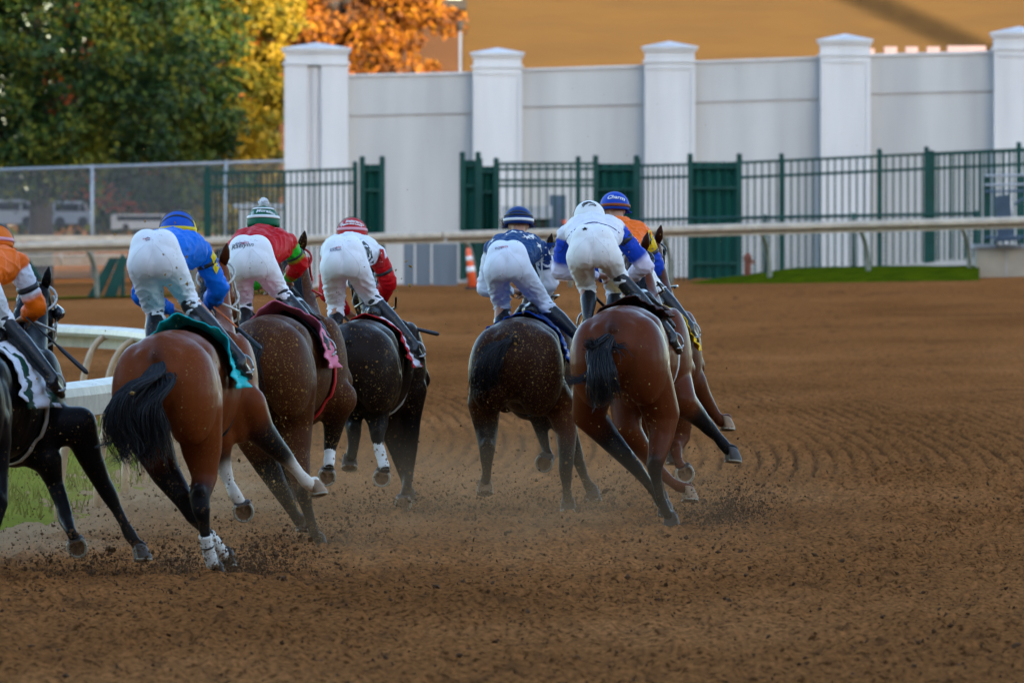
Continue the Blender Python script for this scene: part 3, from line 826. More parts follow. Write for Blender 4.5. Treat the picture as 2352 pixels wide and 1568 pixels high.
def tree(name, vx, d, height, crown_z, crx, crz, label, lm, nclump, leaf, seed, trunk_r=.25, leaves_per=60, sub=.55, cat='tree'):
    rs = np.random.RandomState(seed)
    x = P(vx, 0, d).x; z0 = .7
    root = empty(name, (x, d, z0), label, cat, 'trees behind the fence')
    m = MB()
    top = z0 + height * .8
    m.tube([(x, d, z0 - .1), (x + .05, d, z0 + height * .25), (x - .1, d, z0 + height * .5), (x, d, top)], [trunk_r * 1.3, trunk_r, trunk_r * .7, trunk_r * .2], 10)
    for k in range(9):
        a = rs.rand() * 2 * PI; h = z0 + height * (.28 + .4 * rs.rand()); L = crx * (.5 + .4 * rs.rand())
        p0 = Vector((x, d, h)); p1 = p0 + Vector((math.cos(a) * L * .5, math.sin(a) * L * .5, L * .35)); p2 = p0 + Vector((math.cos(a) * L, math.sin(a) * L, L * .5))
        m.tube([p0, p1, p2], [trunk_r * .4, trunk_r * .25, trunk_r * .08], 6)
    m.obj('trunk', M['bark'], root, True)
    # clumps spread over the crown shell and inside
    c = np.array([x, d, crown_z])
    u = rs.normal(size=(nclump, 3)); u /= np.linalg.norm(u, axis=1)[:, None]
    u[:, 1] = -np.abs(u[:, 1]) * (rs.rand(nclump) < .8) + u[:, 1] * 0.3
    rad = rs.uniform(.35, 1.0, nclump) ** .5
    cc = c + u * np.array([crx, crx * .8, crz]) * rad[:, None]
    cs = rs.uniform(.6, 1.2, nclump) * sub
    keep = cc[:, 2] > z0 + 1.3
    cc, cs = cc[keep], cs[keep]; nclump = len(cc)
    n = nclump * leaves_per
    w = rs.normal(size=(n, 3)); w /= np.linalg.norm(w, axis=1)[:, None]
    w[:, 2] = np.abs(w[:, 2]) * np.where(rs.rand(n) < .75, 1, -1)
    ctr = np.repeat(cc, leaves_per, 0) + w * np.repeat(cs, leaves_per)[:, None] * (rs.rand(n) ** .4)[:, None] * np.array([1.1, 1, .75])
    ax = w + rs.normal(size=(n, 3)) * .7
    t1 = np.cross(ax, rs.normal(size=(n, 3))); t1 /= np.linalg.norm(t1, axis=1)[:, None]
    t2 = np.cross(ax, t1); t2 /= np.linalg.norm(t2, axis=1)[:, None]
    L = rs.uniform(.6, 1.3, n)[:, None] * leaf
    v0 = ctr - t1 * L; v1 = ctr + t2 * L * .5; v2 = ctr + t1 * L; v3 = ctr - t2 * L * .5
    V = np.stack([v0, v1, v2, v3], 1).reshape(-1, 3) - np.array([x, d, z0])
    me = bpy.data.meshes.new('crown')
    me.vertices.add(4 * n); me.vertices.foreach_set('co', V.ravel())
    me.loops.add(4 * n); me.loops.foreach_set('vertex_index', np.arange(4 * n))
    me.polygons.add(n); me.polygons.foreach_set('loop_start', np.arange(n) * 4); me.polygons.foreach_set('loop_total', np.full(n, 4))
    me.update(calc_edges=True); me.materials.append(lm)
    o = bpy.data.objects.new('crown', me); link(o, root)
    return root
LG = leaf_mat('leaf_green', (0.008, 0.030, 0.008), (0.024, 0.064, 0.010), (0.13, 0.14, 0.010), .7)
LY = leaf_mat('leaf_yellow', (0.10, 0.10, 0.008), (0.26, 0.19, 0.010), (0.42, 0.27, 0.015), 1.1)
LO = leaf_mat('leaf_orange', (0.12, 0.045, 0.012), (0.38, 0.12, 0.010), (0.50, 0.22, 0.012), 1.3)
LR = leaf_mat('leaf_rust', (0.20, 0.03, 0.008), (0.42, 0.07, 0.010), (0.48, 0.13, 0.012), 1.3)
tree('shade_tree', 90, 256, 9.5, 6.2, 3.7, 3.5, 'large dark green tree filling the left corner behind the fence', LG, 330, .085, 3, leaves_per=170, sub=.62)
tree('shade_tree', 385, 262, 9.0, 5.4, 1.7, 3.4, 'second dark green tree right of the largest one, rusty leaves showing between', LG, 170, .085, 4, leaves_per=170, sub=.5)
tree('autumn_tree', 330, 271, 8.5, 5.4, 2.8, 3.2, 'rust leaved tree glimpsed through the dark green crowns', LR, 110, .10, 9, leaves_per=120, sub=.5)
tree('autumn_tree', 535, 264, 9.5, 5.9, 1.5, 4.4, 'yellow green tree between the dark green and the orange tree', LY, 230, .085, 5, leaves_per=170, sub=.42)
tree('autumn_tree', 790, 278, 9.8, 7.5, 2.7, 2.6, 'orange autumn tree rising behind the corner pilaster', LO, 230, .09, 6, leaves_per=150, sub=.45)
tree('autumn_tree', 930, 276, 7.0, 5.6, .95, .9, 'small orange tree tip above the wall right of the orange crown', LO, 26, .12, 8, leaves_per=80, sub=.34, trunk_r=.1)
tree('background_tree', -60, 300, 10, 5.0, 8.0, 5.0, 'deep green trees closing the view behind the parked vans', LG, 520, .16, 12, leaves_per=90, sub=.9)
tree('background_tree', 520, 304, 10, 5.0, 4.0, 5.0, 'farthest dark tree behind the yellow green tree', LG, 320, .16, 13, leaves_per=90, sub=.9)

# ---------------------------------------------------------------- grandstand behind the photographer (its shadow covers the track)
GS_Y = -30.0
GS_TOP = 5.6 + math.tan(SUN_EL) * (236 + 57) / math.cos(R(22))
root = empty('grandstand', (40, GS_Y, 0), 'tall white grandstand behind the photographer', 'building')
def gsbox(name, c, s, mk='wall_panel'):
    m = MB(); m.box(c, s); m.obj(name, M[mk], root)
gsbox('upper_block', (60, GS_Y - 15, GS_TOP - 10), (520, 24, 20))
gsbox('lower_block', (60, GS_Y - 22, 12), (520, 20, GS_TOP * 2 - 50))
for k in range(10):
    gsbox('seating_tier', (60, GS_Y + 4 - 2 * k, 1.5 + 1.3 * k), (500, 1.9, 1.2), 'galv')
for k in range(22):
    m = MB(); m.tube([(-180 + 23 * k, GS_Y - 5, 0), (-180 + 23 * k, GS_Y - 5, GS_TOP - 20)], .5, 10); m.obj('column', M['wall_white'], root)
# ---------------------------------------------------------------- organic bodies: union of tapered capsules and ellipsoids, fused by voxel remesh
class Blob:
    def __init__(s): s.v = []; s.f = []; s.prim = []
    def _add(s, V, Fc):
        n = len(s.v); s.v += [tuple(p) for p in V]; s.f += [tuple(i + n for i in f) for f in Fc]
    def cap(s, a, ra, b, rb, ca=None, cb=None, n=14):
        a, b = Vector(a), Vector(b)
        s.prim.append(('c', np.array(a), np.array(b), ra, rb, ca, cb if cb is not None else ca))
        ax = b - a
        if ax.length < 1e-6: ax = Vector((0, 0, 1e-4))
        t = ax.normalized(); u = t.orthogonal().normalized(); w = t.cross(u)
        rings = []
        for k in range(1, 5):
            an = -PI / 2 + k * PI / 10; rings.append((a + t * (ra * math.sin(an)), ra * math.cos(an)))
        for k in range(5):
            f = k / 4; rings.append((a.lerp(b, f), ra + (rb - ra) * f))
        for k in range(1, 5):
            an = k * PI / 10; rings.append((b + t * (rb * math.sin(an)), rb * math.cos(an)))
        V = [c + (u * math.cos(2 * PI * j / n) + w * math.sin(2 * PI * j / n)) * r for c, r in rings for j in range(n)]
        m = len(rings)
        Fc = [(i * n + j, i * n + (j + 1) % n, (i + 1) * n + (j + 1) % n, (i + 1) * n + j) for i in range(m - 1) for j in range(n)]
        V += [a - t * ra, b + t * rb]
        Fc += [(m * n, (j + 1) % n, j) for j in range(n)] + [(m * n + 1, (m - 1) * n + j, (m - 1) * n + (j + 1) % n) for j in range(n)]
        s._add(V, Fc)
    def chain(s, pts, cols=None):
        for i in range(len(pts) - 1):
            c0 = cols[i] if cols else None; c1 = cols[i + 1] if cols else None
            s.cap(pts[i][0], pts[i][1], pts[i + 1][0], pts[i + 1][1], c0, c1)
    def ell(s, c, r, rot=None, colr=None, nu=20, nv=12):
        rot = rot or Matrix.Identity(3); c = Vector(c)
        s.prim.append(('e', np.array(c), np.array(rot), np.array(r, float), None, colr, colr))
        V = []
        for i in range(1, nv):
            th = PI * i / nv
            for j in range(nu):
                ph = 2 * PI * j / nu
                V.append(c + rot @ Vector((r[0] * math.sin(th) * math.cos(ph), r[1] * math.sin(th) * math.sin(ph), r[2] * math.cos(th))))
        m = nv - 1
        Fc = [(i * nu + j, (i + 1) * nu + j, (i + 1) * nu + (j + 1) % nu, i * nu + (j + 1) % nu) for i in range(m - 1) for j in range(nu)]
        V += [c + rot @ Vector((0, 0, r[2])), c - rot @ Vector((0, 0, r[2]))]
        Fc += [(m * nu, j, (j + 1) % nu) for j in range(nu)] + [(m * nu + 1, (m - 1) * nu + (j + 1) % nu, (m - 1) * nu + j) for j in range(nu)]
        s._add(V, Fc)
    def colours(s, co, soft):
        "blend the colours of the nearest primitives"
        D = []; C = []
        for p in s.prim:
            if p[5] is None: continue
            if p[0] == 'c':
                a, b, ra, rb = p[1:5]; ab = b - a; L = max(1e-9, ab @ ab)
                t = np.clip(((co - a) @ ab) / L, 0, 1)
                d = np.linalg.norm(co - (a + t[:, None] * ab), axis=1) - (ra + (rb - ra) * t)
                c = np.array(p[5]) * (1 - t)[:, None] + np.array(p[6]) * t[:, None]
            else:
                q = (co - p[1]) @ p[2]
                d = (np.linalg.norm(q / p[3], axis=1) - 1) * p[3].min()
                c = np.repeat(np.array(p[5])[None], len(co), 0)
            D.append(d); C.append(c)
        D = np.array(D); C = np.array(C)
        W = np.exp(-(D - D.min(0)) / soft)
        W /= W.sum(0)
        return (C * W[..., None]).sum(0)
    def build(s, name, voxel, mats, parent, smooth_it=6, soft=0.02, col_default=(0.5, 0.5, 0.5), disp=None):
        me = bpy.data.meshes.new('tmp'); me.from_pydata(s.v, [], s.f)
        o = bpy.data.objects.new('tmp', me); col.objects.link(o)
        md = o.modifiers.new('r', 'REMESH'); md.mode = 'VOXEL'; md.voxel_size = voxel; md.adaptivity = 0
        ms = o.modifiers.new('s', 'SMOOTH'); ms.factor = .5; ms.iterations = smooth_it
        dg = bpy.context.evaluated_depsgraph_get(); dg.update()
        ev = o.evaluated_get(dg)
        out = bpy.data.meshes.new_from_object(ev)
        bpy.data.objects.remove(o)
        n = len(out.vertices); co = np.empty(n * 3); out.vertices.foreach_get('co', co); co = co.reshape(-1, 3)
        if any(p[5] is not None for p in s.prim):
            cc = s.colours(co, soft)
            at = out.color_attributes.new('coat', 'FLOAT_COLOR', 'POINT')
            at.data.foreach_set('color', np.concatenate([cc, np.ones((n, 1))], 1).ravel())
        if disp is not None:
            nn = np.empty(n * 3); out.vertices.foreach_get('normal', nn); nn = nn.reshape(-1, 3)
            co = co + nn * disp(co)[:, None]
        off = np.array(wloc(parent)) if parent is not None else np.zeros(3)
        out.vertices.foreach_set('co', (co - off).ravel())
        out.polygons.foreach_set('use_smooth', np.ones(len(out.polygons), bool))
        out.update()
        out.name = name
        out.materials.clear()
        for m in (mats if isinstance(mats, (list, tuple)) else [mats]): out.materials.append(m)
        if parent is None: return out, co
        ob = bpy.data.objects.new(name, out); link(ob, parent)
        return ob
    def bvh(s):
        return BVHTree.FromPolygons([Vector(p) for p in s.v], s.f)
def bvh_of(o):
    w = wloc(o); me = o.data
    return BVHTree.FromPolygons([v.co + w for v in me.vertices], [tuple(p.vertices) for p in me.polygons])

def coat_mat(name, rough=.45, fleck=(.24, .13, .03), amt=.75, coat=.0, seed=0., clump=1.3, cp=(.40, .60), scale=55):
    m = mat(name, (.1, .05, .02), rough, n_scale=3.5, n_amt=.22, attr='coat', bump=.006, bump_scale=11, spec=.05, coat=coat, stretch=(1, 1, .6), sheen=0)
    splatter(m, scale * 1.6, .45, fleck, amt * .8, seed, clump * 1.5, cp)
    splatter(m, scale * .42, .34, (fleck[0] * .7, fleck[1] * .6, fleck[2] * .6), amt, seed + 3, clump * 2.5, (cp[0] + .06, cp[1] + .06))
    return m
def cloth_mat(name, base=None, rough=.7, bump=.006, scale=11, stretch=(1, 1, .35), attr=None, mud=0.0, sheen=0, seed=0., mudscale=40):
    m = mat(name, base or (.5, .5, .5), rough, attr=attr, bump=bump, bump_scale=scale, stretch=stretch, sheen=sheen, spec=.12, n_scale=5, n_amt=.06)
    if mud:
        splatter(m, mudscale * 1.6, .42, (.13, .06, .03), mud, seed, 3.0, (.48, .62)); splatter(m, mudscale * .55, .22, (.16, .07, .035), mud, seed + 5, 4.0, (.55, .65))
    return m
M['hoof'] = mat('hoof', (.055, .04, .03), .6, n_scale=20, n_amt=.5)
M['hoof_tan'] = mat('hoof_tan', (.30, .17, .08), .6, n_scale=20, n_amt=.4)
M['sole'] = mat('sole', (.26, .13, .05), .9, n_scale=25, n_amt=.5, bump=.008, bump_scale=40)
M['steel'] = mat('steel', (.45, .45, .43), .35, metal=.85, n_scale=20, n_amt=.3)
M['shoe'] = mat('horseshoe', (.38, .32, .22), .5, metal=.1, n_scale=20, n_amt=.3)
M['black_leather'] = mat('black_leather', (.010, .011, .014), .33, n_scale=8, bump=.003, bump_scale=14, coat=.12, spec=.3)
splatter(M['black_leather'], 60, .45, (.28, .17, .05), .7, 2., 1.5)
M['brown_leather'] = mat('brown_leather', (.10, .03, .012), .4, n_scale=8, n_amt=.4)
M['black_strap'] = mat('black_strap', (.012, .012, .012), .5)
M['skin'] = mat('skin', (.42, .21, .13), .5, n_scale=20, n_amt=.1)
M['whip'] = mat('whip', (.012, .012, .014), .4)
M['hair_black'] = mat('tail_hair', (.007, .008, .011), .45, n_scale=40, n_amt=.4, spec=.3)
M['white_strap'] = mat('white_strap', (.62, .60, .54), .6, n_scale=20, n_amt=.25)
M['bandage'] = mat('bandage', (.72, .70, .64), .8, n_scale=15, n_amt=.15, bump=.003, bump_scale=60, stretch=(.3, .3, 3))
splatter(M['bandage'], 38, .62, (.14, .08, .03), .9, 4., 2., (.35, .5))
M['hair_brown'] = mat('hair_brown', (.03, .018, .01), .6)

BLK = (.010, .010, .011)
WHT = (.72, .62, .50)

def make_hoof(root, c, sole, toe, r=.062, col='hoof', shoe=True, depth=.085):
    "c = centre of the sole, sole = its outward normal, toe = direction of the toe"
    s_ = Vector(sole).normalized(); t = Vector(toe); t = (t - s_ * t.dot(s_)).normalized(); w = s_.cross(t)
    c = Vector(c); n = 20
    def rr(k, f=1.0):
        a = 2 * PI * k / n
        x, y = math.cos(a), math.sin(a)
        if x < -.55: x = -.55 - (x + .55) * .2
        return x * f, y * f
    m = MB(); V = []
    for (h, rad, sh) in ((-.0, 1.0, 0), (.02, .985, -.06), (.05, .90, -.20), (depth, .78, -.36), (depth + .012, .62, -.42)):
        for k in range(n):
            x, y = rr(k)
            V.append(c - s_ * h + (t * (x * rad * 1.12 + sh) + w * y * rad) * r)
    F_ = [(i * n + k, i * n + (k + 1) % n, (i + 1) * n + (k + 1) % n, (i + 1) * n + k) for i in range(4) for k in range(n)]
    F_.append(tuple(4 * n + k for k in range(n)))
    m.add(V, F_)
    o = m.obj('hoof', M[col], root, True)
    m = MB(); V = []
    for (h, rad) in ((.0, .985), (.003, .80), (-.012, .70), (-.016, .05)):
        for k in range(n):
            x, y = rr(k); V.append(c + s_ * h + (t * x * rad * 1.12 + w * y * rad) * r)
    F_ = [(i * n + k, i * n + (k + 1) % n, (i + 1) * n + (k + 1) % n, (i + 1) * n + k) for i in range(3) for k in range(n)] + [tuple(3 * n + k for k in range(n))]
    m.add(V, F_)
    # frog wedge
    m.add([c - t * r * .6 + w * r * .28 + s_ * .0, c - t * r * .6 - w * r * .28 + s_ * .0, c + t * r * .35 + s_ * -.004, c - t * r * .5 + s_ * .006], [(0, 1, 3), (1, 2, 3), (2, 0, 3)])
    m.obj('sole', M['sole'], o, False)
    if shoe:
        pts = []
        for k in range(-8, 9):
            a = k * PI / 10.5
            pts.append(c + s_ * .006 + (t * (math.cos(a) * 1.0) + w * math.sin(a) * .92) * r * .96)
        m = MB(); m.tube(pts, .0095, 6); m.obj('horseshoe', M['shoe'], o, True)
    return o

TORSO = [  # (x, y, z) (rx, ry, rz) in horse units, origin = top of croup, y forward
    ((0, -.12, -.29), (.27, .34, .28)), ((0, .12, -.22), (.26, .36, .22)),
    ((-.150, -.18, -.37), (.160, .25, .30)), ((.150, -.18, -.37), (.160, .25, .30)),
    ((-.16, .02, -.40), (.135, .22, .27)), ((.16, .02, -.40), (.135, .22, .27)),
    ((-.15, .10, -.17), (.10, .18, .11)), ((.15, .10, -.17), (.10, .18, .11)),
    ((0, .45, -.31), (.235, .40, .29)), ((0, .78, -.34), (.245, .42, .34)), ((0, .85, -.12), (.14, .40, .13)),
    ((0, 1.10, -.36), (.225, .36, .37)), ((0, 1.12, -.03), (.07, .28, .10)),
    ((-.17, 1.15, -.36), (.11, .22, .33)), ((.17, 1.15, -.36), (.11, .22, .33)), ((0, 1.35, -.40), (.19, .18, .25)),
]
HORSES = {}
def horse(key, label, D, croup, yaw, roll, k, coatc, legc, poll, muzzle, legs, tail=None, coat_kw={}, group='horses galloping away on the track', blink=None, bridle='black_leather',
          cloth=None, girth='white_strap', thigh=None, wid=1.0, ear_col=None):
    C = P(croup[0], croup[1], D)
    gx, gy = C.x, D + .5
    root = empty('horse', (gx, gy, gz(gx, gy)), label, 'horse', group)
    Mx = Matrix.Translation(C) @ Matrix.Rotation(-yaw, 4, 'Z') @ Matrix.Rotation(roll, 4, 'Y') @ Matrix.Diagonal((k * wid, k, k, 1))
    Rm = (Matrix.Rotation(-yaw, 3, 'Z') @ Matrix.Rotation(roll, 3, 'Y'))
    L = lambda x, y, z: Mx @ Vector((x, y, z))
    B = Blob()
    T = Blob()
    for c, r in TORSO:
        B.ell(L(*c), (r[0] * k * wid, r[1] * k, r[2] * k), Rm, coatc)
        T.ell(L(*c), (r[0] * k * wid, r[1] * k, r[2] * k), Rm, coatc)
    for sx in (-1, 1):      # hamstring and thigh muscle ridges, shoulder blade
        B.cap(L(.085 * sx, -.33, -.17), .07 * k, L(.15 * sx, -.22, -.55), .05 * k, coatc)
        B.cap(L(.19 * sx, -.12, -.20), .085 * k, L(.215 * sx, -.02, -.55), .055 * k, coatc)
        B.cap(L(.12 * sx, 1.05, -.08), .07 * k, L(.20 * sx, 1.28, -.45), .09 * k, coatc)
    # dock
    dock = L(0, -.40, -.16)
    B.cap(L(0, -.25, -.10), .08 * k, dock, .045 * k, coatc, BLK)
    # neck and head
    pl = P(poll[0], poll[1], D + poll[2]); mz = P(muzzle[0], muzzle[1], D + muzzle[2])
    nb = L(0, 1.28, -.22); 
    mid = nb.lerp(pl, .55)
    B.cap(L(0, 1.15, -.26), .19 * k, mid, .105 * k, coatc)
    B.cap(L(0, 1.2, -.10), .12 * k, mid + Vector((0, 0, .05)), .055 * k, coatc)
    B.cap(mid, .105 * k, pl, .075 * k, coatc)
    fd = (mz - pl); fdn = fd.normalized()
    B.cap(pl, .088 * k, pl + fd * .45, .08 * k, coatc)
    B.cap(pl + fd * .35, .08 * k, mz, .052 * k, coatc, BLK)
    B.ell(mz, (.055, .06, .055), None, BLK)
    side = fd.cross(Vector((0, 0, 1))); side = side.normalized() if side.length > .05 else Vector((1, 0, 0))
    if side.x < 0: side = -side
    jaw = pl + fd * .25 - Vector((0, .05, .07))
    B.cap(jaw + side * .045, .06, jaw - side * .045, .06, coatc)
    # legs
    for name, lg in legs.items():
        pts = [(P(a[0], a[1], D + a[2]), a[3]) for a in lg['pts']]
        n = len(pts); cb = lg.get('black', 99); cs = lg.get('sock', 99)
        cl = lg.get('col', coatc)
        cols = [cl if i < cb else (legc if i < cs else WHT) for i in range(n)]
        if lg['root'] == 'h':
            sx = -1 if lg['side'] == 'L' else 1
            p0 = L(.16 * sx, -.06, -.44)
            B.cap(p0, .155 * k, pts[0][0], pts[0][1], coatc, cols[0])
        else:
            sx = -1 if lg['side'] == 'L' else 1
            p0 = L(.15 * sx, 1.15, -.50)
            B.cap(p0, .13 * k, pts[0][0], pts[0][1], coatc, cols[0])
        B.chain(pts, cols)
        if 'hock' in lg:      # point of hock
            i = lg['hock']; p, r = pts[i]
            B.cap(p, r * .8, p + Vector((0, -.05, .045)), r * .62, cols[i])
            up = pts[i - 1][0]
            B.cap(p + Vector((0, -.05, .045)), r * .5, p.lerp(up, .8) + Vector((0, -.035, 0)), r * .5, cols[i], cols[i - 1])
        h = lg.get('hoof')
        if h:
            hc = P(h[0], h[1], D + h[2])
            make_hoof(root, hc, h[3], h[4], h[5] if len(h) > 5 else .062, lg.get('hcol', 'hoof'))
            B.cap(pts[-1][0], pts[-1][1], hc - Vector(h[3]).normalized() * .085, .040, cols[-1])
        for (i0, f0, i1, f1, r) in lg.get('wraps', []):
            def on(i, f): return pts[i][0].lerp(pts[min(i + 1, len(pts) - 1)][0], f)
            path = [on(i0, f0)] + [pts[i][0] for i in range(i0 + 1, i1 + 1)] + [on(i1, f1)]
            mm = MB(); rad = [r] * len(path)
            path2 = []; 
            for q in range(len(path) - 1):
                path2 += [path[q].lerp(path[q + 1], u) for u in (0, .33, .66)]
            path2.append(path[-1])
            mm.tube(path2, [r * (1 + .05 * math.sin(q * 2.1)) for q in range(len(path2))], 16)
            w_ = mm.obj('bandage', M['bandage'], root, True)
            if lg.get('tape'):
                q = len(path2) // 3
                m2 = MB(); m2.tube([path2[q], path2[q].lerp(path2[q + 1], .35)], r * 1.08, 16); m2.obj('tape', M['black_strap'], w_, True)
    cm = coat_mat('coat_' + key, **coat_kw)
    HW = Mx.inverted()
    body = B.build('body', .0165, cm, root, 6, .03)
    # ears
    for sx in (-1, 1):
        e0 = pl + side * (.055 * sx) + Vector((0, -.01, .05)); e1 = e0 + Vector((side.x * .03 * sx, -.03, .145))
        mm = MB(); mm.tube([e0, e0.lerp(e1, .35), e0.lerp(e1, .7), e1], [.024, .036, .026, .004], 10)
        eo = mm.obj('ear', cm, root, True)
        ca = eo.data.color_attributes.new('coat', 'FLOAT_COLOR', 'POINT')
        ec = ear_col or tuple(q * .35 for q in coatc)
        ca.data.foreach_set('color', list((*ec, 1)) * len(eo.data.vertices))
    # mane
    mm = MB()
    for q in range(420):
        t = rnd.random(); base = L(0, 1.2, .02).lerp(pl + Vector((0, 0, .09)), t) + Vector((0, 0, .03))
        dx = rnd.uniform(-.11, .03); p1 = base + Vector((dx * .5, -.05, .02)); p2 = base + Vector((dx, -.10, -.10 * rnd.random() - .04))
        mm.tube([base, p1, p2], [.004, .0035, .001], 4, False)
    mm.obj('mane', M['hair_black'], root, True)
    # bridle straps round the head
    br = MB()
    up = fdn.cross(side).normalized()
    for f, r in ((.05, .115), (.48, .095), (.78, .072)):
        cpt = pl + fd * f
        br.tube([cpt + (side * math.cos(a) + up * math.sin(a)) * r * k for a in [2 * PI * q / 20 for q in range(21)]], .009, 6)
    for sx in (-1, 1):
        br.tube([pl + side * .10 * k * sx, pl + fd * .5 + side * .09 * k * sx, pl + fd * .85 + side * .065 * k * sx], .009, 6)
        # rein
        br.tube([pl + fd * .85 + side * .065 * sx, mid + side * (.16 * sx) + Vector((0, 0, .02)), L(.10 * sx, 1.05, .14)], .009, 6)
    br.obj('bridle', M[bridle], root, True)
    if blink:
        for sx in (-1, 1):
            cpt = pl + fd * .32 + side * .10 * sx
            m2 = MB(); m2.tube([cpt, cpt + side * .02 * sx + Vector((0, -.02, 0)), cpt + side * .045 * sx + Vector((0, .01, 0))], [.03, .06, .035], 12)
            m2.obj('blinker_cup', M[blink], root, True)
    bv = bvh_of(body)
    HORSES[key] = dict(root=root, L=L, bv=bv, k=k, C=C, D=D, Rm=Rm, tb=T.bvh())
    H = HORSES[key]
    if cloth: saddle_cloth(H, **cloth)
    # girth
    if girth:
        pts = []
        for q in range(61):
            a = R(180) * -1 + q * R(360) / 60
            h = ray_torso(H, .92 if not isinstance(girth, tuple) else girth[1], a, .006)
            pts.append(h)
        g = MB(); V = []
        fwd = (L(0, 1, 0) - L(0, 0, 0)).normalized()
        for p in pts: V += [p - fwd * .045, p + fwd * .045]
        g.add(V, [(2 * i, 2 * i + 1, 2 * i + 3, 2 * i + 2) for i in range(60)])
        go = g.obj('girth', M[girth if isinstance(girth, str) else girth[0]], root, True)
        sol = go.modifiers.new('t', 'SOLIDIFY'); sol.thickness = .012
    if tail: make_tail(H, dock, **tail)
    return H
def ray_torso(H, y, a, off):
    L = H['L']
    c = L(0, y, -.32)
    d = (L(math.sin(a), y, -.32 + math.cos(a)) - c).normalized()
    hit = H['tb'].ray_cast(c + d * 1.2, -d, 1.3)
    p = hit[0] if hit[0] is not None else c + d * .3
    return p + d * off
def ray_body(H, y, a, off, far=.75):
    L = H['L']
    c = L(0, y, -.32)
    d = (L(math.sin(a), y, -.32 + math.cos(a)) - c).normalized()
    hit = H['bv'].ray_cast(c + d * far, -d, far)
    p = hit[0] if hit[0] is not None else c + d * .3
    return p + d * off
def saddle_cloth(H, mats, y0=.38, y1=.98, a0=-78, a1=80, bands=None, lift=.03, name='saddle_cloth', back=.0, pattern=None, flare=.05):
    "cloth draped over the back, rear edge lifted a little by the wind"
    na, ny = 44, 14
    V = []; 
    for i in range(na + 1):
        a = R(a0 + (a1 - a0) * i / na)
        for j in range(ny + 1):
            t = j / ny
            edge = abs(2 * i / na - 1)
            y = y0 + (y1 - y0) * t + .03 * math.sin(i * .9) * (1 - t) - back * edge
            lf = lift * (1 - edge ** 1.5) + .028 * edge
            o = .014 + lf * (1 - t) ** 2 * (.95 + .2 * math.sin(i * .45 + 1)) + flare * edge ** 4 + .012 * math.sin(i * 1.7 + j * .6) * edge
            V.append(ray_torso(H, y, a, o))
    F_ = [(i * (ny + 1) + j, (i + 1) * (ny + 1) + j, (i + 1) * (ny + 1) + j + 1, i * (ny + 1) + j + 1) for i in range(na) for j in range(ny)]
    ml = mats if isinstance(mats, list) else [mats]
    o = mesh_obj(name, V, F_, [M[m] for m in ml], H['root'], True)
    if pattern:
        for p in o.data.polygons:
            i, j = p.index // ny, p.index % ny
            p.material_index = pattern(i / na, j / ny)
    s = o.modifiers.new('t', 'SOLIDIFY'); s.thickness = .008; s.offset = 1
    # saddle on top of it
    L = H['L']; S = Blob()
    S.cap(L(0, .66, .03), .065, L(0, 1.0, .05), .065)
    S.cap(L(0, .60, .045), .04, L(0, .70, .03), .06)
    for sx in (-1, 1):
        S.cap(L(.06 * sx, .85, .05), .04, L(.20 * sx, .95, -.16), .025)
    S.build('saddle', .014, M['black_leather'], H['root'], 4)
    return o
def make_tail(H, dock, paths, n=260, spread=.05, w=.0042, wisps=(), seed=1, mk='hair_black'):
    "paths = list of guide polylines [(vx, vy, fwd)]; strands are scattered around them"
    rs = random.Random(seed); D = H['D']
    m = MB()
    for pi, (pth, wid0, wid1, cnt) in enumerate(paths):
        g = [dock] + [P(a[0], a[1], D + a[2]) for a in pth]
        # catmull resample
        def cr(t):
            seg = min(len(g) - 2, int(t)); u = t - seg
            p0 = g[max(0, seg - 1)]; p1 = g[seg]; p2 = g[seg + 1]; p3 = g[min(len(g) - 1, seg + 2)]
            return 0.5 * ((2 * p1) + (p2 - p0) * u + (2 * p0 - 5 * p1 + 4 * p2 - p3) * u * u + (3 * p1 - p0 - 3 * p2 + p3) * u ** 3)
        T_ = len(g) - 1
        for q in range(int(cnt * 1.7)):
            ang = rs.uniform(0, 2 * PI); rr = rs.random() ** .6
            off = Vector((math.cos(ang) * rr, .6 * math.sin(ang) * rr, .5 * math.sin(ang + 1) * rr))
            end = rs.uniform(.55, 1.06) * T_
            wob = Vector((rs.gauss(0, 1), rs.gauss(0, 1), rs.gauss(0, 1))) * .012
            pts = []
            ns = 12
            for s_ in range(ns + 1):
                t = end * s_ / ns; f = t / T_
                base = cr(min(t, T_ - 1e-4)) + (max(0, t - T_) * (g[-1] - g[-2]) if t > T_ else Vector())
                pts.append(base + off * (.02 + (wid0 if f < .5 else wid0 + (wid1 - wid0) * (f - .5) * 2) * min(1, f * 4)) + wob * math.sin(f * 6 + ang) * f * 2)
            m.tube(pts, [w * (1 - .85 * (s_ / ns) ** 2) * rs.uniform(.8, 1.3) for s_ in range(ns + 1)], 4, False)
    return m.obj('tail', M[mk], H['root'], True)

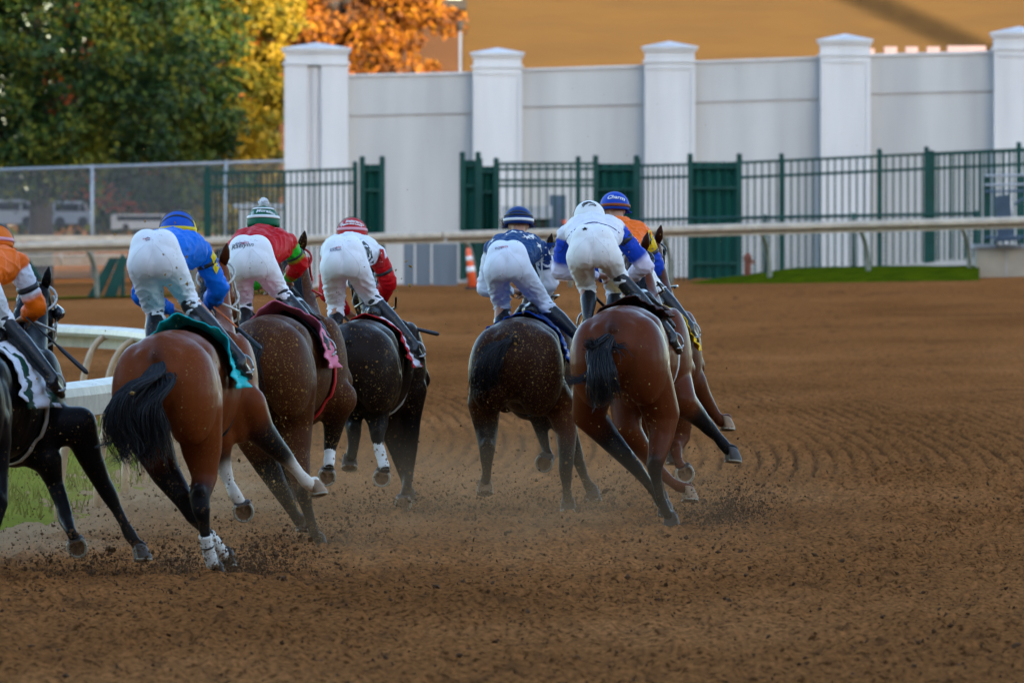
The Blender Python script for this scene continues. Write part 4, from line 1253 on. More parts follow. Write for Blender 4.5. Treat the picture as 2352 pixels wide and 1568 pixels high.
# ---------------------------------------------------------------- riders
def hand(B, wrist, aim, palm_n, colr, curl=1.0, side=1):
    "palm with four curled fingers of different lengths and a thumb from its side"
    aim = Vector(aim).normalized(); pn = Vector(palm_n); pn = (pn - aim * pn.dot(aim)).normalized(); w = aim.cross(pn) * side
    B.cap(wrist, .024, wrist + aim * .03, .026, colr)
    for t in (-.025, -.008, .010, .026):
        B.cap(wrist + aim * .02 + w * t * .6, .016, wrist + aim * .085 + w * t, .014, colr)
    for t, l in ((-.027, .026), (-.009, .032), (.009, .034), (.026, .029)):
        p0 = wrist + aim * .088 + w * t
        p1 = p0 + (aim * .5 + pn * .9).normalized() * l
        p2 = p1 + (-aim * .35 + pn * .9).normalized() * l * .8
        p3 = p2 + (-aim * .95 + pn * .1).normalized() * l * .6
        B.cap(p0, .0105, p1, .0095, colr, n=8); B.cap(p1, .0095, p2, .0088, colr, n=8); B.cap(p2, .0088, p3, .0078, colr, n=8)
    t0 = wrist + aim * .03 + w * .03; t1 = t0 + (aim * .5 + w * .6 + pn * .4).normalized() * .034; t2 = t1 + (aim * .6 + pn * .7 - w * .3).normalized() * .03
    B.cap(t0, .013, t1, .011, colr, n=8); B.cap(t1, .011, t2, .009, colr, n=8)

def jockey(key, label, H, J, silks, pants='breeches', jersey_mud=.3, s=1.0):
    """J: joints in photo positions (vx, vy, fwd) relative to the horse's distance"""
    D = H['D']
    Q = {n: P(v[0], v[1], D + v[2]) for n, v in J.items()}
    hip = Q['hip']
    root = empty('person', (hip.x, hip.y, hip.z), label, 'person', 'jockeys racing away on horseback')
    right = Vector((math.cos(silks.get('yaw', .15)), -math.sin(silks.get('yaw', .15)), 0))
    tilt = silks.get('tilt', 0)
    right = (right + Vector((0, 0, tilt))).normalized()
    fwdv = Vector((0, 0, 1)).cross(right).normalized()
    neck = Q['neck']; head = Q['head']
    # ---- body: one continuous skin mesh under the clothes
    B = Blob(); SK = (.42, .21, .13)
    spine = neck - hip
    chest = hip.lerp(neck, .72)
    B.cap(hip, .10, chest, .11, SK); B.cap(chest, .11, neck, .055, SK)
    B.cap(neck, .052, head - fwdv * .01, .055, SK)
    hf = Vector(silks.get('face', (0.05, 1, -.12))).normalized()        # looking direction
    hup = (Vector((0, 0, 1)) - hf * hf.z).normalized(); hr = hf.cross(hup).normalized()
    B.ell(head, (.073, .092, .105), Matrix((hr, hf, hup)).transposed(), SK)
    B.cap(head + hf * .05 - hup * .05, .045, head + hf * .075 - hup * .09, .026, SK)        # jaw, chin
    B.cap(head + hf * .088 + hup * .01, .012, head + hf * .112 - hup * .028, .015, SK)       # nose
    B.cap(head + hf * .092 - hup * .055 + hr * .02, .008, head + hf * .092 - hup * .055 - hr * .02, .008, (.35, .11, .09))   # mouth
    for sx in (-1, 1):
        B.ell(head + hr * .074 * sx - hup * .01, (.010, .022, .033), Matrix((hr, hf, hup)).transposed(), SK)
        B.ell(head + hf * .082 + hr * .032 * sx + hup * .012, (.012, .010, .010), None, (.6, .58, .55))
    for sd in ('l', 'r'):
        sh, el, ha = Q['sh' + sd], Q['el' + sd], Q['ha' + sd]
        B.cap(chest.lerp(neck, .6), .06, sh, .045, SK); B.cap(sh, .042, el, .034, SK); B.cap(el, .034, ha, .025, SK)
        aim = (ha - el).normalized()
        hand(B, ha, aim, Vector((0, -.4, -1)), SK, side=1 if sd == 'l' else -1)
        hp = Q['hp' + sd]; kn = Q['kn' + sd]; ft = Q['ft' + sd]
        B.cap(hip, .09, hp, .085, SK); B.cap(hp, .085, kn, .05, SK); B.cap(kn, .05, kn.lerp(ft, .4), .048, SK); B.cap(kn.lerp(ft, .4), .048, ft, .034, SK)
    body = B.build('body', .0095, M['skin_v'], root, 3, .01)
    # ---- breeches
    T = Blob(); W = .9
    hl, hr_ = Q['hpl'], Q['hpr']
    bt = silks.get('butt', .115)
    up = Vector((0, 0, 1))
    wst = hip.lerp(neck, .24)
    T.cap(hip + up * .01, .135 * s, wst, .128 * s)
    for sx, hp in ((-1, hl), (1, hr_)):
        T.ell(hip.lerp(hp, .55) + up * .005 - fwdv * .03, (bt * s, .125, .14 * s), None)
        T.cap(hip + right * .05 * sx + up * .05, .11 * s, hp, .105 * s)
    for sd, sx in (('l', -1), ('r', 1)):
        hp = Q['hp' + sd]; kn = Q['kn' + sd]; pe = Q['pe' + sd]
        m_ = hp.lerp(kn, .5)
        T.cap(hp, .108 * s, m_, .092 * s); T.cap(m_, .092 * s, kn, .070 * s)
        T.cap(kn, .070 * s, pe, .056 * s)
    def wrinkle(co):
        # folds: noise bands stretched along the limb
        z, x, y = co[:, 2], co[:, 0], co[:, 1]
        w1 = vnoise(x * 5 + z * 16 + 50, z * 34 - x * 18 + y * 4 + 90, 0)
        w2 = vnoise(x * 6 - z * 14 + 70, z * 30 + x * 22 + y * 4 + 60, 1)
        lowz = np.clip((hip.z - .08 - z) / .22, .0, 1)
        r1 = 1 - np.abs(w1 * 2 - 1); r2 = 1 - np.abs(w2 * 2 - 1)
        return (np.clip(r1 - .55, 0, 1) + np.clip(r2 - .6, 0, 1)) * .022 * lowz
    br = T.build('breeches', .0095, M[pants], root, 11, .01, disp=wrinkle)
    sm = MB(); bv = bvh_of(br)
    lines = [[(.0 + .02 * math.sin(q * .5), .11 - q * .024) for q in range(11)]]
    for sx in (-1, 1):
        lines.append([(sx * (.03 + .105 * math.sin(PI * q / 14)), .06 - .022 * q + .0) for q in range(13)])
    for ln in lines:
        pts = []
        for (x, y) in ln:
            p = hip + right * x + Vector((0, 0, y)); hh = bv.ray_cast(p - fwdv * .5, fwdv, 1)
            if hh[0] is not None: pts.append(hh[0] - fwdv * .0008)
        if len(pts) > 3: sm.tube(pts, .0014, 5)
    sm.obj('seam', M['seam'], br)
    # ---- jersey
    S = Blob(); c1, c2, c3 = silks['body'], silks['upper'], silks['lower']
    w2 = hip.lerp(neck, .24)
    S.cap(w2 + up * .02, .130 * s, chest, .150 * s, c1)
    for sx in (-1, 1):
        S.cap(w2 + right * .075 * sx, .105 * s, chest + right * .10 * sx, .125 * s, c1)
    S.cap(chest, .145 * s, neck - fwdv * .03, .085 * s, c1)
    S.cap(neck - fwdv * .02, .07, neck + (head - neck) * .22, .062, silks.get('collar', c1))
    for sd, sx in (('l', -1), ('r', 1)):
        sh, el, ha = Q['sh' + sd], Q['el' + sd], Q['ha' + sd]
        S.cap(chest.lerp(neck, .45) + right * .05 * sx, .105 * s, sh, .075 * s, c1)
        cu = silks.get('upper_' + sd, c2); cl = silks.get('lower_' + sd, c3)
        sp_ = silks.get('split', .97)
        S.cap(sh, .070 * s, sh.lerp(el, sp_), .066 * s, cu); S.cap(sh.lerp(el, sp_ + .01), .066 * s, el, .064 * s, cl)
        S.cap(el, .062 * s, el.lerp(ha, .55), .058 * s, cl); S.cap(el.lerp(ha, .55), .058 * s, ha - (ha - el).normalized() * .02, .036 * s, silks.get('cuff', cl))
    def wr2(co):
        z, x, y = co[:, 2], co[:, 0], co[:, 1]
        r1 = 1 - np.abs(vnoise(x * 16 + z * 12 + 40, y * 18 - z * 20 + 80, 2) * 2 - 1); r2 = 1 - np.abs(vnoise(x * 22 - y * 14 + 90, z * 20 + y * 8 + 70, 3) * 2 - 1)
        return (np.clip(r1 - .5, 0, 1) + np.clip(r2 - .55, 0, 1)) * .015 - .001
    je = S.build('jersey', .0095, M[silks.get('mat', 'silks')], root, 3, .0012, disp=wr2)
    # ---- boots
    for sd in ('l', 'r'):
        kn, pe, ft = Q['kn' + sd], Q['pe' + sd], Q['ft' + sd]
        Bt = Blob()
        top = kn.lerp(ft, .20)
        Bt.cap(pe - (ft - pe).normalized() * .03, .059, pe.lerp(ft, .35), .064); Bt.cap(pe.lerp(ft, .35), .064, ft, .043)
        toe = Vector(silks.get('toe_' + sd, (.35 if sd == 'r' else -.25, .9, -.35))).normalized()
        Bt.cap(ft, .044, ft - up * .045 - toe * .03, .036)
        Bt.cap(ft - up * .035, .042, ft - up * .05 + toe * .11, .037); Bt.cap(ft - up * .05 + toe * .11, .037, ft - up * .055 + toe * .16, .029)
        bo = Bt.build('boot', .012, M[silks.get('boot', 'black_leather')], root, 3)
        m2 = MB(); a = pe - (ft - pe).normalized() * .012; m2.tube([a, pe.lerp(ft, .10)], .0655, 18)
        # stirrup belongs to the saddle
        st = MB(); c = ft - up * .055 + toe * .06
        rr_ = right
        ring = [c + rr_ * (.062 * math.cos(t)) + up * (.02 + .085 * max(-.25, math.sin(t))) for t in [2 * PI * q / 24 for q in range(25)]]
        st.tube(ring, .008, 6)
        st.box((c.x, c.y, c.z - .008), (.12, .06, .012))
        sad = [ch for ch in H['root'].children if ch.name.startswith('saddle') and not ch.name.startswith('saddle_cloth')]
        so = st.obj('stirrup', M['steel'], sad[0] if sad else H['root'], True)
        sl = MB(); sl.tube([c + up * .10, kn.lerp(ft, .25) + up * .02, H['L'](.18 * (1 if sd == 'r' else -1), .85, -.05)], .012, 6)
        sl.obj('stirrup_leather', M['black_strap'], sad[0] if sad else H['root'], True)
    # ---- helmet (a cap over the skull shell)
    hc = head + hup * .018 - hf * .005
    def hp_(th, ph, r):       # th from crown axis, ph around; ph=0 right, 90 front
        return hc + (hr * math.cos(ph) * math.sin(th) * .118 + hf * math.sin(ph) * math.sin(th) * .140 + hup * math.cos(th) * .122) * r
    m = MB(); V = []; nu, nv = 36, 14
    for i in range(nv + 1):
        th = R(3) + (R(104) - R(3)) * i / nv
        for j in range(nu): V.append(hp_(th, 2 * PI * j / nu, 1.0 + .006 * math.sin(6 * 2 * PI * j / nu) * math.sin(th)))
    F_ = [(i * nu + j, i * nu + (j + 1) % nu, (i + 1) * nu + (j + 1) % nu, (i + 1) * nu + j) for i in range(nv) for j in range(nu)]
    F_.append(tuple(range(nu)))
    m.add(V, F_)
    cfg = silks['helmet']
    ho = m.obj('helmet', M[cfg['mat']], root, True)
    sd_ = ho.modifiers.new('t', 'SOLIDIFY'); sd_.thickness = .012
    # peak
    m = MB(); V = []
    for j in range(13):
        ph = R(30) + R(120) * j / 12
        for rr2, dz in ((1.0, 0), (1.32, -.008)): V.append(hp_(R(98), ph, rr2) + hup * dz)
    m.add(V, [(2 * j, 2 * j + 1, 2 * j + 3, 2 * j + 2) for j in range(12)])
    pk = m.obj('peak', M[cfg.get('peak', cfg['mat'])], ho); q_ = pk.modifiers.new('t', 'SOLIDIFY'); q_.thickness = .006
    for (kind, par, wd, mk) in cfg['bands']:
        m = MB(); V = []; N = 48
        if kind == 'lat':                # ring round the head at polar angle par
            for j in range(N + 1):
                for dth in (-wd, wd): V.append(hp_(R(par + dth), 2 * PI * j / N, 1.022))
        elif kind == 'arc':              # band over the crown from side to side, tipped back by par degrees
            for j in range(N + 1):
                a = -R(96) + R(192) * j / N
                for dd in (-wd, wd):
                    b = R(par + dd * (1))
                    v = Vector((math.sin(a), -math.sin(b) * math.cos(a), math.cos(a) * math.cos(b)))
                    V.append(hc + (hr * v.x * .118 + hf * v.y * .140 + hup * v.z * .122) * 1.026)
        m.add(V, [(2 * j, 2 * j + 1, 2 * j + 3, 2 * j + 2) for j in range(N)])
        bo = m.obj('goggle_strap' if mk == 'black_strap' else 'cap_band', M[mk], ho, True)
        q_ = bo.modifiers.new('t', 'SOLIDIFY'); q_.thickness = .004; q_.offset = 1
    # goggles
    m = MB(); V = []
    for j in range(13):
        ph = R(35) + R(110) * j / 12
        for th in (88, 112):
            V.append(head + hr * math.cos(ph) * .095 + hf * math.sin(ph) * .118 + hup * (.035 if th == 88 else -.015))
    m.add(V, [(2 * j, 2 * j + 1, 2 * j + 3, 2 * j + 2) for j in range(12)])
    go = m.obj('goggles', M['dark_glass'], ho); q_ = go.modifiers.new('t', 'SOLIDIFY'); q_.thickness = .01
    if cfg.get('pompom'):
        m = MB(); c = hc + hup * .145 - hf * .0
        for q in range(420):
            v = Vector((rnd.gauss(0, 1), rnd.gauss(0, 1), rnd.gauss(0, 1))).normalized()
            m.tube([c, c + v * rnd.uniform(.03, .042)], [.004, .0035], 3, False)
        PB = Blob(); PB.ell(c, (.031, .031, .031)); V0 = len(m.v); m.add(PB.v, PB.f)
        m.obj('pompom', M['pom_white'], ho)
    # armbands
    for (sd, f0, f1, mk, rad) in silks.get('armbands', []):
        sh, el = Q['sh' + sd], Q['el' + sd]
        m = MB(); m.tube([sh.lerp(el, f0), sh.lerp(el, (f0 + f1) / 2), sh.lerp(el, f1)], [rad, rad * 1.03, rad], 18)
        m.obj('armband', M[mk], root, True)
    out = dict(root=root, Q=Q, body=body, breeches=br, jersey=je, helmet=ho, hc=hc, hr=hr, hf=hf, hup=hup, hp=hp_, right=right, fwd=fwdv)
    return out
def whip(a, b, label, grip=.45, shaft='whip', colr=None):
    a, b = Vector(a), Vector(b)
    root = empty('riding_whip', a, label, 'riding whip', 'riding whips')
    m = MB(); m.tube([a, a.lerp(b, .55)], [.008, .006], 8); m.obj('shaft', M[shaft], root, True)
    m = MB(); m.tube([a.lerp(b, .5), a.lerp(b, .56), a.lerp(b, .96), b], [.009, .014, .017, .008], 8); m.obj('flap', M['whip'], root, True)

# decals: flat shapes pressed onto a surface
def decal(name, polys, target, c, ex, ey, mk, parent, off=.003, d=.5):
    "polys: list of 2D polygons in metres; c centre (world), ex/ey axes, projected along ex x ey"
    ex, ey = Vector(ex).normalized(), Vector(ey).normalized(); n = ex.cross(ey).normalized()
    bv = bvh_of(target); m = MB()
    for poly in polys:
        # subdivide the polygon outline, triangulate by fan from centroid
        pts = []
        for i in range(len(poly)):
            a, b = poly[i], poly[(i + 1) % len(poly)]
            for q in range(3): pts.append((a[0] + (b[0] - a[0]) * q / 3, a[1] + (b[1] - a[1]) * q / 3))
        cx = sum(p[0] for p in pts) / len(pts); cy = sum(p[1] for p in pts) / len(pts)
        W_ = []
        for x, y in [(cx, cy)] + pts:
            p = c + ex * x + ey * y
            h = bv.ray_cast(p + n * d, -n, 2 * d)
            q = h[0] if h[0] is not None else p
            W_.append(q + n * off)
        k = len(pts)
        m.add(W_, [(0, 1 + i, 1 + (i + 1) % k) for i in range(k)])
    return m.obj(name, M[mk], parent)
def text_polys(txt, size, shear=0.0, bold=0.0):
    cu = bpy.data.curves.new('t', 'FONT'); cu.body = txt; cu.size = size; cu.align_x = 'CENTER'; cu.align_y = 'CENTER'; cu.shear = shear; cu.offset = bold; cu.resolution_u = 2
    o = bpy.data.objects.new('t', cu); col.objects.link(o)
    dg = bpy.context.evaluated_depsgraph_get(); dg.update()
    me = bpy.data.meshes.new_from_object(o.evaluated_get(dg))
    V = [(v.co.x, v.co.y) for v in me.vertices]; Fs = [tuple(p.vertices) for p in me.polygons]
    bpy.data.objects.remove(o); bpy.data.meshes.remove(me)
    return V, Fs
def text_decal(txt, size, target, c, ex, ey, mk, parent, off=.004, shear=.0, bold=0., d=.5, name='lettering'):
    ex, ey = Vector(ex).normalized(), Vector(ey).normalized(); n = ex.cross(ey).normalized()
    V, Fs = text_polys(txt, size, shear, bold); bv = bvh_of(target); W_ = []
    for x, y in V:
        p = c + ex * x + ey * y
        h = bv.ray_cast(p + n * d, -n, 2 * d)
        W_.append((h[0] if h[0] is not None else p) + n * off)
    m = MB(); m.add(W_, Fs)
    return m.obj(name, M[mk], parent)
def star(r, rot=0.0, cx=0, cy=0):
    return [(cx + (r if k % 2 == 0 else r * .38) * math.sin(rot + k * PI / 5), cy + (r if k % 2 == 0 else r * .38) * math.cos(rot + k * PI / 5)) for k in range(10)]

M['pom_white'] = mat('pom_white', (.93, .93, .93), .8)
M['seam'] = mat('seam', (.68, .69, .72), .8)
M['skin_v'] = mat('skin_v', (.42, .21, .13), .5, attr='coat', n_scale=20, n_amt=.1)
M['breeches'] = cloth_mat('breeches_white', (.86, .87, .90), .65, .010, 9, (1, 1, .5), mud=.8, seed=1.)
M['breeches_clean'] = cloth_mat('breeches_clean', (.80, .86, .93), .65, .010, 9, (1, 1, .5), mud=.2, seed=2.)
M['breeches_worn'] = cloth_mat('breeches_worn', (.87, .86, .84), .6, .011, 9, (1, 1, .5), mud=.3, seed=3.)
M['silks'] = cloth_mat('silks', None, .55, .009, 9, (1, 1, 1), attr='coat', mud=.35, sheen=0, seed=5.)
M['silks_clean'] = cloth_mat('silks_clean', None, .55, .009, 9, (1, 1, 1), attr='coat', mud=.0, sheen=0)
def plain(name, c, rough=.55, coat=.0, n=0.1): M[name] = mat(name, c, rough, spec=.2, n_scale=12, n_amt=n, bump=.0015, bump_scale=25, coat=coat)
plain('cap_blue', (.006, .085, .46)); plain('cap_yellow', (.75, .55, .01)); plain('cap_green', (.004, .12, .06)); plain('cap_white', (.78, .78, .75))
plain('cap_red', (.50, .012, .016)); plain('cap_pink', (.75, .35, .38)); plain('cap_navy', (.005, .035, .16)); plain('cap_royal', (.008, .06, .42)); plain('cap_orange', (.80, .16, .006)); plain('cap_brown', (.25, .07, .02))
plain('ink_navy', (.01, .02, .12)); plain('ink_red', (.5, .02, .05)); plain('ink_black', (.01, .01, .01)); plain('band_red', (.45, .02, .02)); plain('band_yellow', (.85, .55, .01)); plain('band_navy', (.01, .04, .16)); plain('band_orange', (.8, .2, .02))
for nm, c in (('teal', (.006, .42, .44)), ('pink_cloth', (.60, .15, .22)), ('red_cloth', (.42, .012, .016)), ('white_cloth', (.72, .72, .76)), ('navy_cloth', (.01, .06, .32)), ('dark_cloth', (.02, .012, .012)), ('yellow_cloth', (.80, .45, .005)), ('green_cloth', (.01, .05, .03)), ('brown_cloth', (.05, .018, .016))):
    M[nm] = cloth_mat(nm, c, .7, .008, 14, (1, 1, 1), mud=.45, seed=len(nm))
M['whip_orange'] = mat('whip_orange', (.75, .14, .01), .4)
M['whip_blue'] = mat('whip_blue', (.01, .10, .42), .4)
M['bright_green'] = mat('bright_green', (.02, .40, .02), .4)
DN = (0, -.15, -1)
#@@CAST@@
UPR = dict(sole=(0, -1, -.2))
BACK = (0, -1, -.2)
def lg(root, side, pts, hoof, black=1, sock=99, **kw):
    d = dict(root=root, side=side, pts=pts, hoof=hoof, black=black, sock=sock); d.update(kw); return d

# 0: black horse cut by the left edge
h0 = horse('edge', 'near black horse cut off by the left edge, zebra patterned cloth on its back', 73.0, (-92, 792), R(14), R(0), 1.12, (.010, .009, .010), BLK, (84, 680, 1.85), (104, 802, 2.2), {
    'hr': lg('h', 'R', [(-22, 1010, 0, .14), (-12, 1090, 0, .092), (-3, 1155, -.1, .064), (-10, 1195, -.1, .045), (-22, 1245, 0, .036), (-28, 1285, .05, .042)], (-30, 1325, .1, DN, (0, 1, 0)), hock=2),
    'hl': lg('h', 'L', [(-150, 1010, .1, .13), (-130, 1090, .1, .09), (-110, 1150, 0, .06), (-100, 1220, .1, .036), (-95, 1260, .1, .04)], (-92, 1290, .15, DN, (0, 1, 0))),
    'fr': lg('f', 'R', [(180, 975, 1.2, .125), (205, 1045, 1.3, .088), (232, 1103, 1.4, .064), (252, 1138, 1.45, .058), (266, 1165, 1.5, .042), (284, 1200, 1.5, .036), (299, 1228, 1.52, .046), (311, 1247, 1.5, .036)], (326, 1283, 1.48, (.05, -.15, -1), (1, .3, 0), .064)),
    'fl': lg('f', 'L', [(108, 1055, 1.15, .10), (124, 1105, 1.25, .062), (144, 1160, 1.2, .050), (151, 1192, 1.15, .054), (163, 1220, 1.0, .036)], (177, 1256, .95, BACK, (.3, 0, -1), .068)),
}, coat_kw=dict(rough=.36, amt=.5, seed=.5, cp=(.5, .7)), cloth=dict(mats=['white_cloth', 'green_cloth'], a1=100, a0=-80, y0=.32, y1=1.0,
    pattern=lambda i, j: 1 if math.sin(j * 9 + 1.5 * math.sin(i * 7)) > .45 else 0), girth=('white_strap', .98),
    blink='dark_glass', bridle='white_strap', tail=dict(paths=[([(-130, 870, -.5), (-135, 950, -.55), (-140, 1040, -.5)], .05, .07, 120)], seed=3))

# 1: bright bay
h1 = horse('bright', 'bright bay horse with a big flared black tail and teal cloth', 73.2, (391, 757), R(10), R(-1), 1.11, (.165, .036, .008), BLK, (494, 626, 1.85), (532, 752, 2.2), {
    'hr': lg('h', 'R', [(463, 1030, .02, .135), (470, 1095, .0, .085), (458, 1140, -.10, .070), (462, 1168, -.12, .062), (468, 1200, -.05, .042), (473, 1240, .0, .036), (482, 1275, .05, .036), (489, 1298, .08, .042)], (497, 1326, .12, DN, (.2, 1, 0)), black=2, hock=2, col=(.155, .034, .008), wraps=[(4, .7, 7, .0, .043)], tape=True),
    'hl': lg('h', 'L', [(345, 1010, .1, .14), (380, 1085, .15, .10), (425, 1150, .1, .068), (443, 1185, .12, .052), (468, 1212, .3, .040), (487, 1236, .35, .036), (506, 1262, .4, .036), (514, 1278, .45, .042)], (522, 1296, .48, DN, (.3, 1, 0)), black=1, hock=2, wraps=[(4, .6, 7, .2, .041)]),
    'fr': lg('f', 'R', [(568, 930, 1.15, .13), (595, 985, 1.25, .10), (628, 1022, 1.35, .075), (652, 1046, 1.45, .060), (670, 1066, 1.5, .044), (688, 1088, 1.5, .038), (704, 1106, 1.5, .046), (714, 1117, 1.52, .038)], (730, 1134, 1.54, (.25, -.2, -1), (1, .3, -.2), .062), black=1, sock=4, hcol='hoof_tan'),
    'fl': lg('f', 'L', [(500, 1000, 1.1, .11), (510, 1045, 1.25, .062), (516, 1078, 1.25, .050), (528, 1112, 1.15, .038), (541, 1138, 1.0, .046)], (559, 1174, .92, BACK, (.2, 0, -1), .070), black=1, sock=2),
}, coat_kw=dict(rough=.38, amt=.65, seed=1.5), cloth=dict(mats='teal', a0=-62, a1=96, y0=.34, y1=.86, lift=.11), girth=('black_strap', .95), bridle='white_strap',
    tail=dict(paths=[([(352, 862, -.52), (288, 902, -.62), (276, 975, -.62), (318, 1050, -.55)], .06, .11, 330), ([(374, 878, -.48), (340, 930, -.58), (345, 1000, -.55), (352, 1062, -.5)], .07, .12, 330),
                     ([(340, 868, -.5), (268, 925, -.6), (270, 1000, -.6), (244, 1012, -.6)], .05, .09, 45), ([(340, 868, -.5), (280, 945, -.6), (300, 1030, -.6), (262, 1052, -.6)], .05, .08, 45)], seed=5, w=.0048))

# 2: brown
h2 = horse('brown', 'brown horse splattered with dirt, pink cloth, half behind the bright bay', 80.5, (612, 722), R(10), R(-3), 1.12, (.070, .021, .007), (.012, .010, .008), (674, 592, 1.8), (694, 700, 2.15), {
    'hr': lg('h', 'R', [(674, 965, .05, .145), (678, 1040, .0, .11), (690, 1100, -.1, .075), (697, 1135, -.12, .062), (706, 1170, -.05, .042), (718, 1212, 0, .038), (727, 1236, .05, .044)], (733, 1258, .1, DN, (.2, 1, 0)), black=3, hock=3),
    'hl': lg('h', 'L', [(583, 1005, .1, .13), (612, 1065, .15, .095), (643, 1122, .1, .066), (660, 1150, .15, .055), (673, 1175, .3, .042), (688, 1198, .4, .044)], (700, 1216, .4, DN, (.3, 1, 0)), black=1, hock=2),
    'fr': lg('f', 'R', [(778, 915, 1.2, .135), (768, 962, 1.3, .088), (763, 1003, 1.35, .062), (758, 1026, 1.35, .050), (757, 1050, 1.3, .036), (755, 1072, 1.25, .040)], (751, 1094, 1.2, BACK, (-.1, 0, -1), .066), black=1, wraps=[(3, .35, 5, .0, .040)]),
    'fl': lg('f', 'L', [(640, 980, 1.2, .11), (652, 1040, 1.3, .062), (660, 1088, 1.3, .046), (666, 1120, 1.3, .040)], (672, 1145, 1.3, DN, (.2, 1, 0)), black=1),
}, coat_kw=dict(rough=.5, amt=.95, fleck=(.34, .20, .05), seed=2.5, cp=(.30, .46), scale=66), cloth=dict(mats='pink_cloth', a0=-60, a1=98, y0=.36, y1=.86, lift=.10), girth=('band_red', .98), bridle='band_red',
    tail=dict(paths=[([(582, 800, -.46), (572, 850, -.52), (582, 905, -.5)], .05, .07, 160)], seed=6))

# 3: near-black with white wraps
h3 = horse('dark', 'near black horse with white leg wraps, red and white cloth', 88.0, (822, 733), R(9), R(-2), 1.10, (.018, .010, .007), BLK, (836, 640, 1.85), (846, 745, 2.15), {
    'hr': lg('h', 'R', [(860, 925, 0, .135), (868, 972, -.03, .082), (866, 1000, -.1, .058), (871, 1030, -.12, .037), (880, 1062, -.15, .036), (884, 1077, -.18, .043)], (877, 1097, -.2, (0, -1, -.3), (-.2, 0, -1), .070), black=1, wraps=[(2, .25, 5, .3, .042)], hock=2),
    'hl': lg('h', 'L', [(808, 895, .1, .13), (808, 950, .1, .085), (813, 990, .0, .062), (812, 1020, 0, .046), (807, 1046, .0, .046)], (803, 1072, .05, (0, -.5, -1), (0, 1, -.5), .064), black=1, hock=2),
    'fr': lg('f', 'R', [(944, 895, 1.15, .13), (942, 955, 1.25, .092), (943, 1010, 1.3, .066), (943, 1038, 1.3, .054), (940, 1080, 1.3, .040), (935, 1118, 1.2, .042)], (926, 1155, 1.1, BACK, (0, 0, -1), .068), black=1),
    'fl': lg('f', 'L', [(886, 955, 1.2, .11), (903, 1015, 1.3, .064), (917, 1060, 1.3, .048), (929, 1098, 1.3, .038), (936, 1125, 1.3, .042)], (940, 1150, 1.3, DN, (.2, 1, 0)), black=1),
}, coat_kw=dict(rough=.38, amt=.85, fleck=(.32, .19, .05), seed=3.5, cp=(.42, .6), scale=60), cloth=dict(mats=['red_cloth', 'white_cloth'], a0=-60, a1=97, y0=.38, y1=.92, lift=.04, pattern=lambda i, j: 1 if .35 < j < .8 else 0), girth=('white_strap', .95),
    tail=dict(paths=[([(782, 795, -.44), (768, 850, -.5), (778, 905, -.48)], .05, .06, 160)], seed=7))

# 4: dark bay
h4 = horse('darkbay', 'dark bay horse spotted with thrown dirt, navy and white cloth', 89.4, (1197, 728), R(5), R(3), 1.15, (.034, .012, .006), BLK, (1243, 592, 1.85), (1246, 712, 2.15), {
    'hl': lg('h', 'L', [(1112, 925, 0, .135), (1117, 985, 0, .095), (1119, 1030, -.1, .068), (1118, 1052, -.08, .055), (1118, 1082, 0, .038), (1116, 1098, .05, .042)], (1114, 1130, .1, (0, -.35, -1), (0, 1, 0), .066), black=1, col=(.13, .04, .014), hock=2, hcol='hoof_tan'),
    'hr': lg('h', 'R', [(1286, 930, .05, .13), (1301, 990, .0, .088), (1301, 1050, -.1, .064), (1299, 1080, -.1, .058), (1302, 1118, -.03, .038), (1304, 1146, 0, .042)], (1305, 1170, .05, DN, (0, 1, 0)), black=2, col=(.10, .03, .012), hock=3),
    'fl': lg('f', 'L', [(1230, 925, 1.1, .10), (1243, 985, 1.2, .058), (1254, 1030, 1.15, .038), (1258, 1044, 1.1, .044)], (1250, 1063, 1.0, (-.25, -1, -.3), (-.3, 0, -1), .074), black=0),
    'fr': lg('f', 'R', [(1288, 955, 1.15, .12), (1310, 1008, 1.25, .074), (1327, 1053, 1.3, .054), (1341, 1092, 1.35, .038), (1353, 1118, 1.35, .044)], (1364, 1146, 1.35, DN, (.4, 1, 0)), black=1),
}, wid=1.06, coat_kw=dict(rough=.42, amt=.95, fleck=(.34, .20, .05), seed=4.5, cp=(.32, .48), scale=66), cloth=dict(mats=['navy_cloth', 'white_cloth'], a0=-50, a1=92, y0=.38, y1=.92, lift=.04, pattern=lambda i, j: 1 if .30 < j < .62 and i > .78 else 0), girth=('black_strap', .95),
    tail=dict(paths=[([(1140, 790, -.46), (1112, 840, -.50), (1104, 900, -.46)], .07, .06, 220), ([(1150, 790, -.46), (1130, 850, -.50), (1132, 890, -.46)], .07, .06, 120)], seed=8))

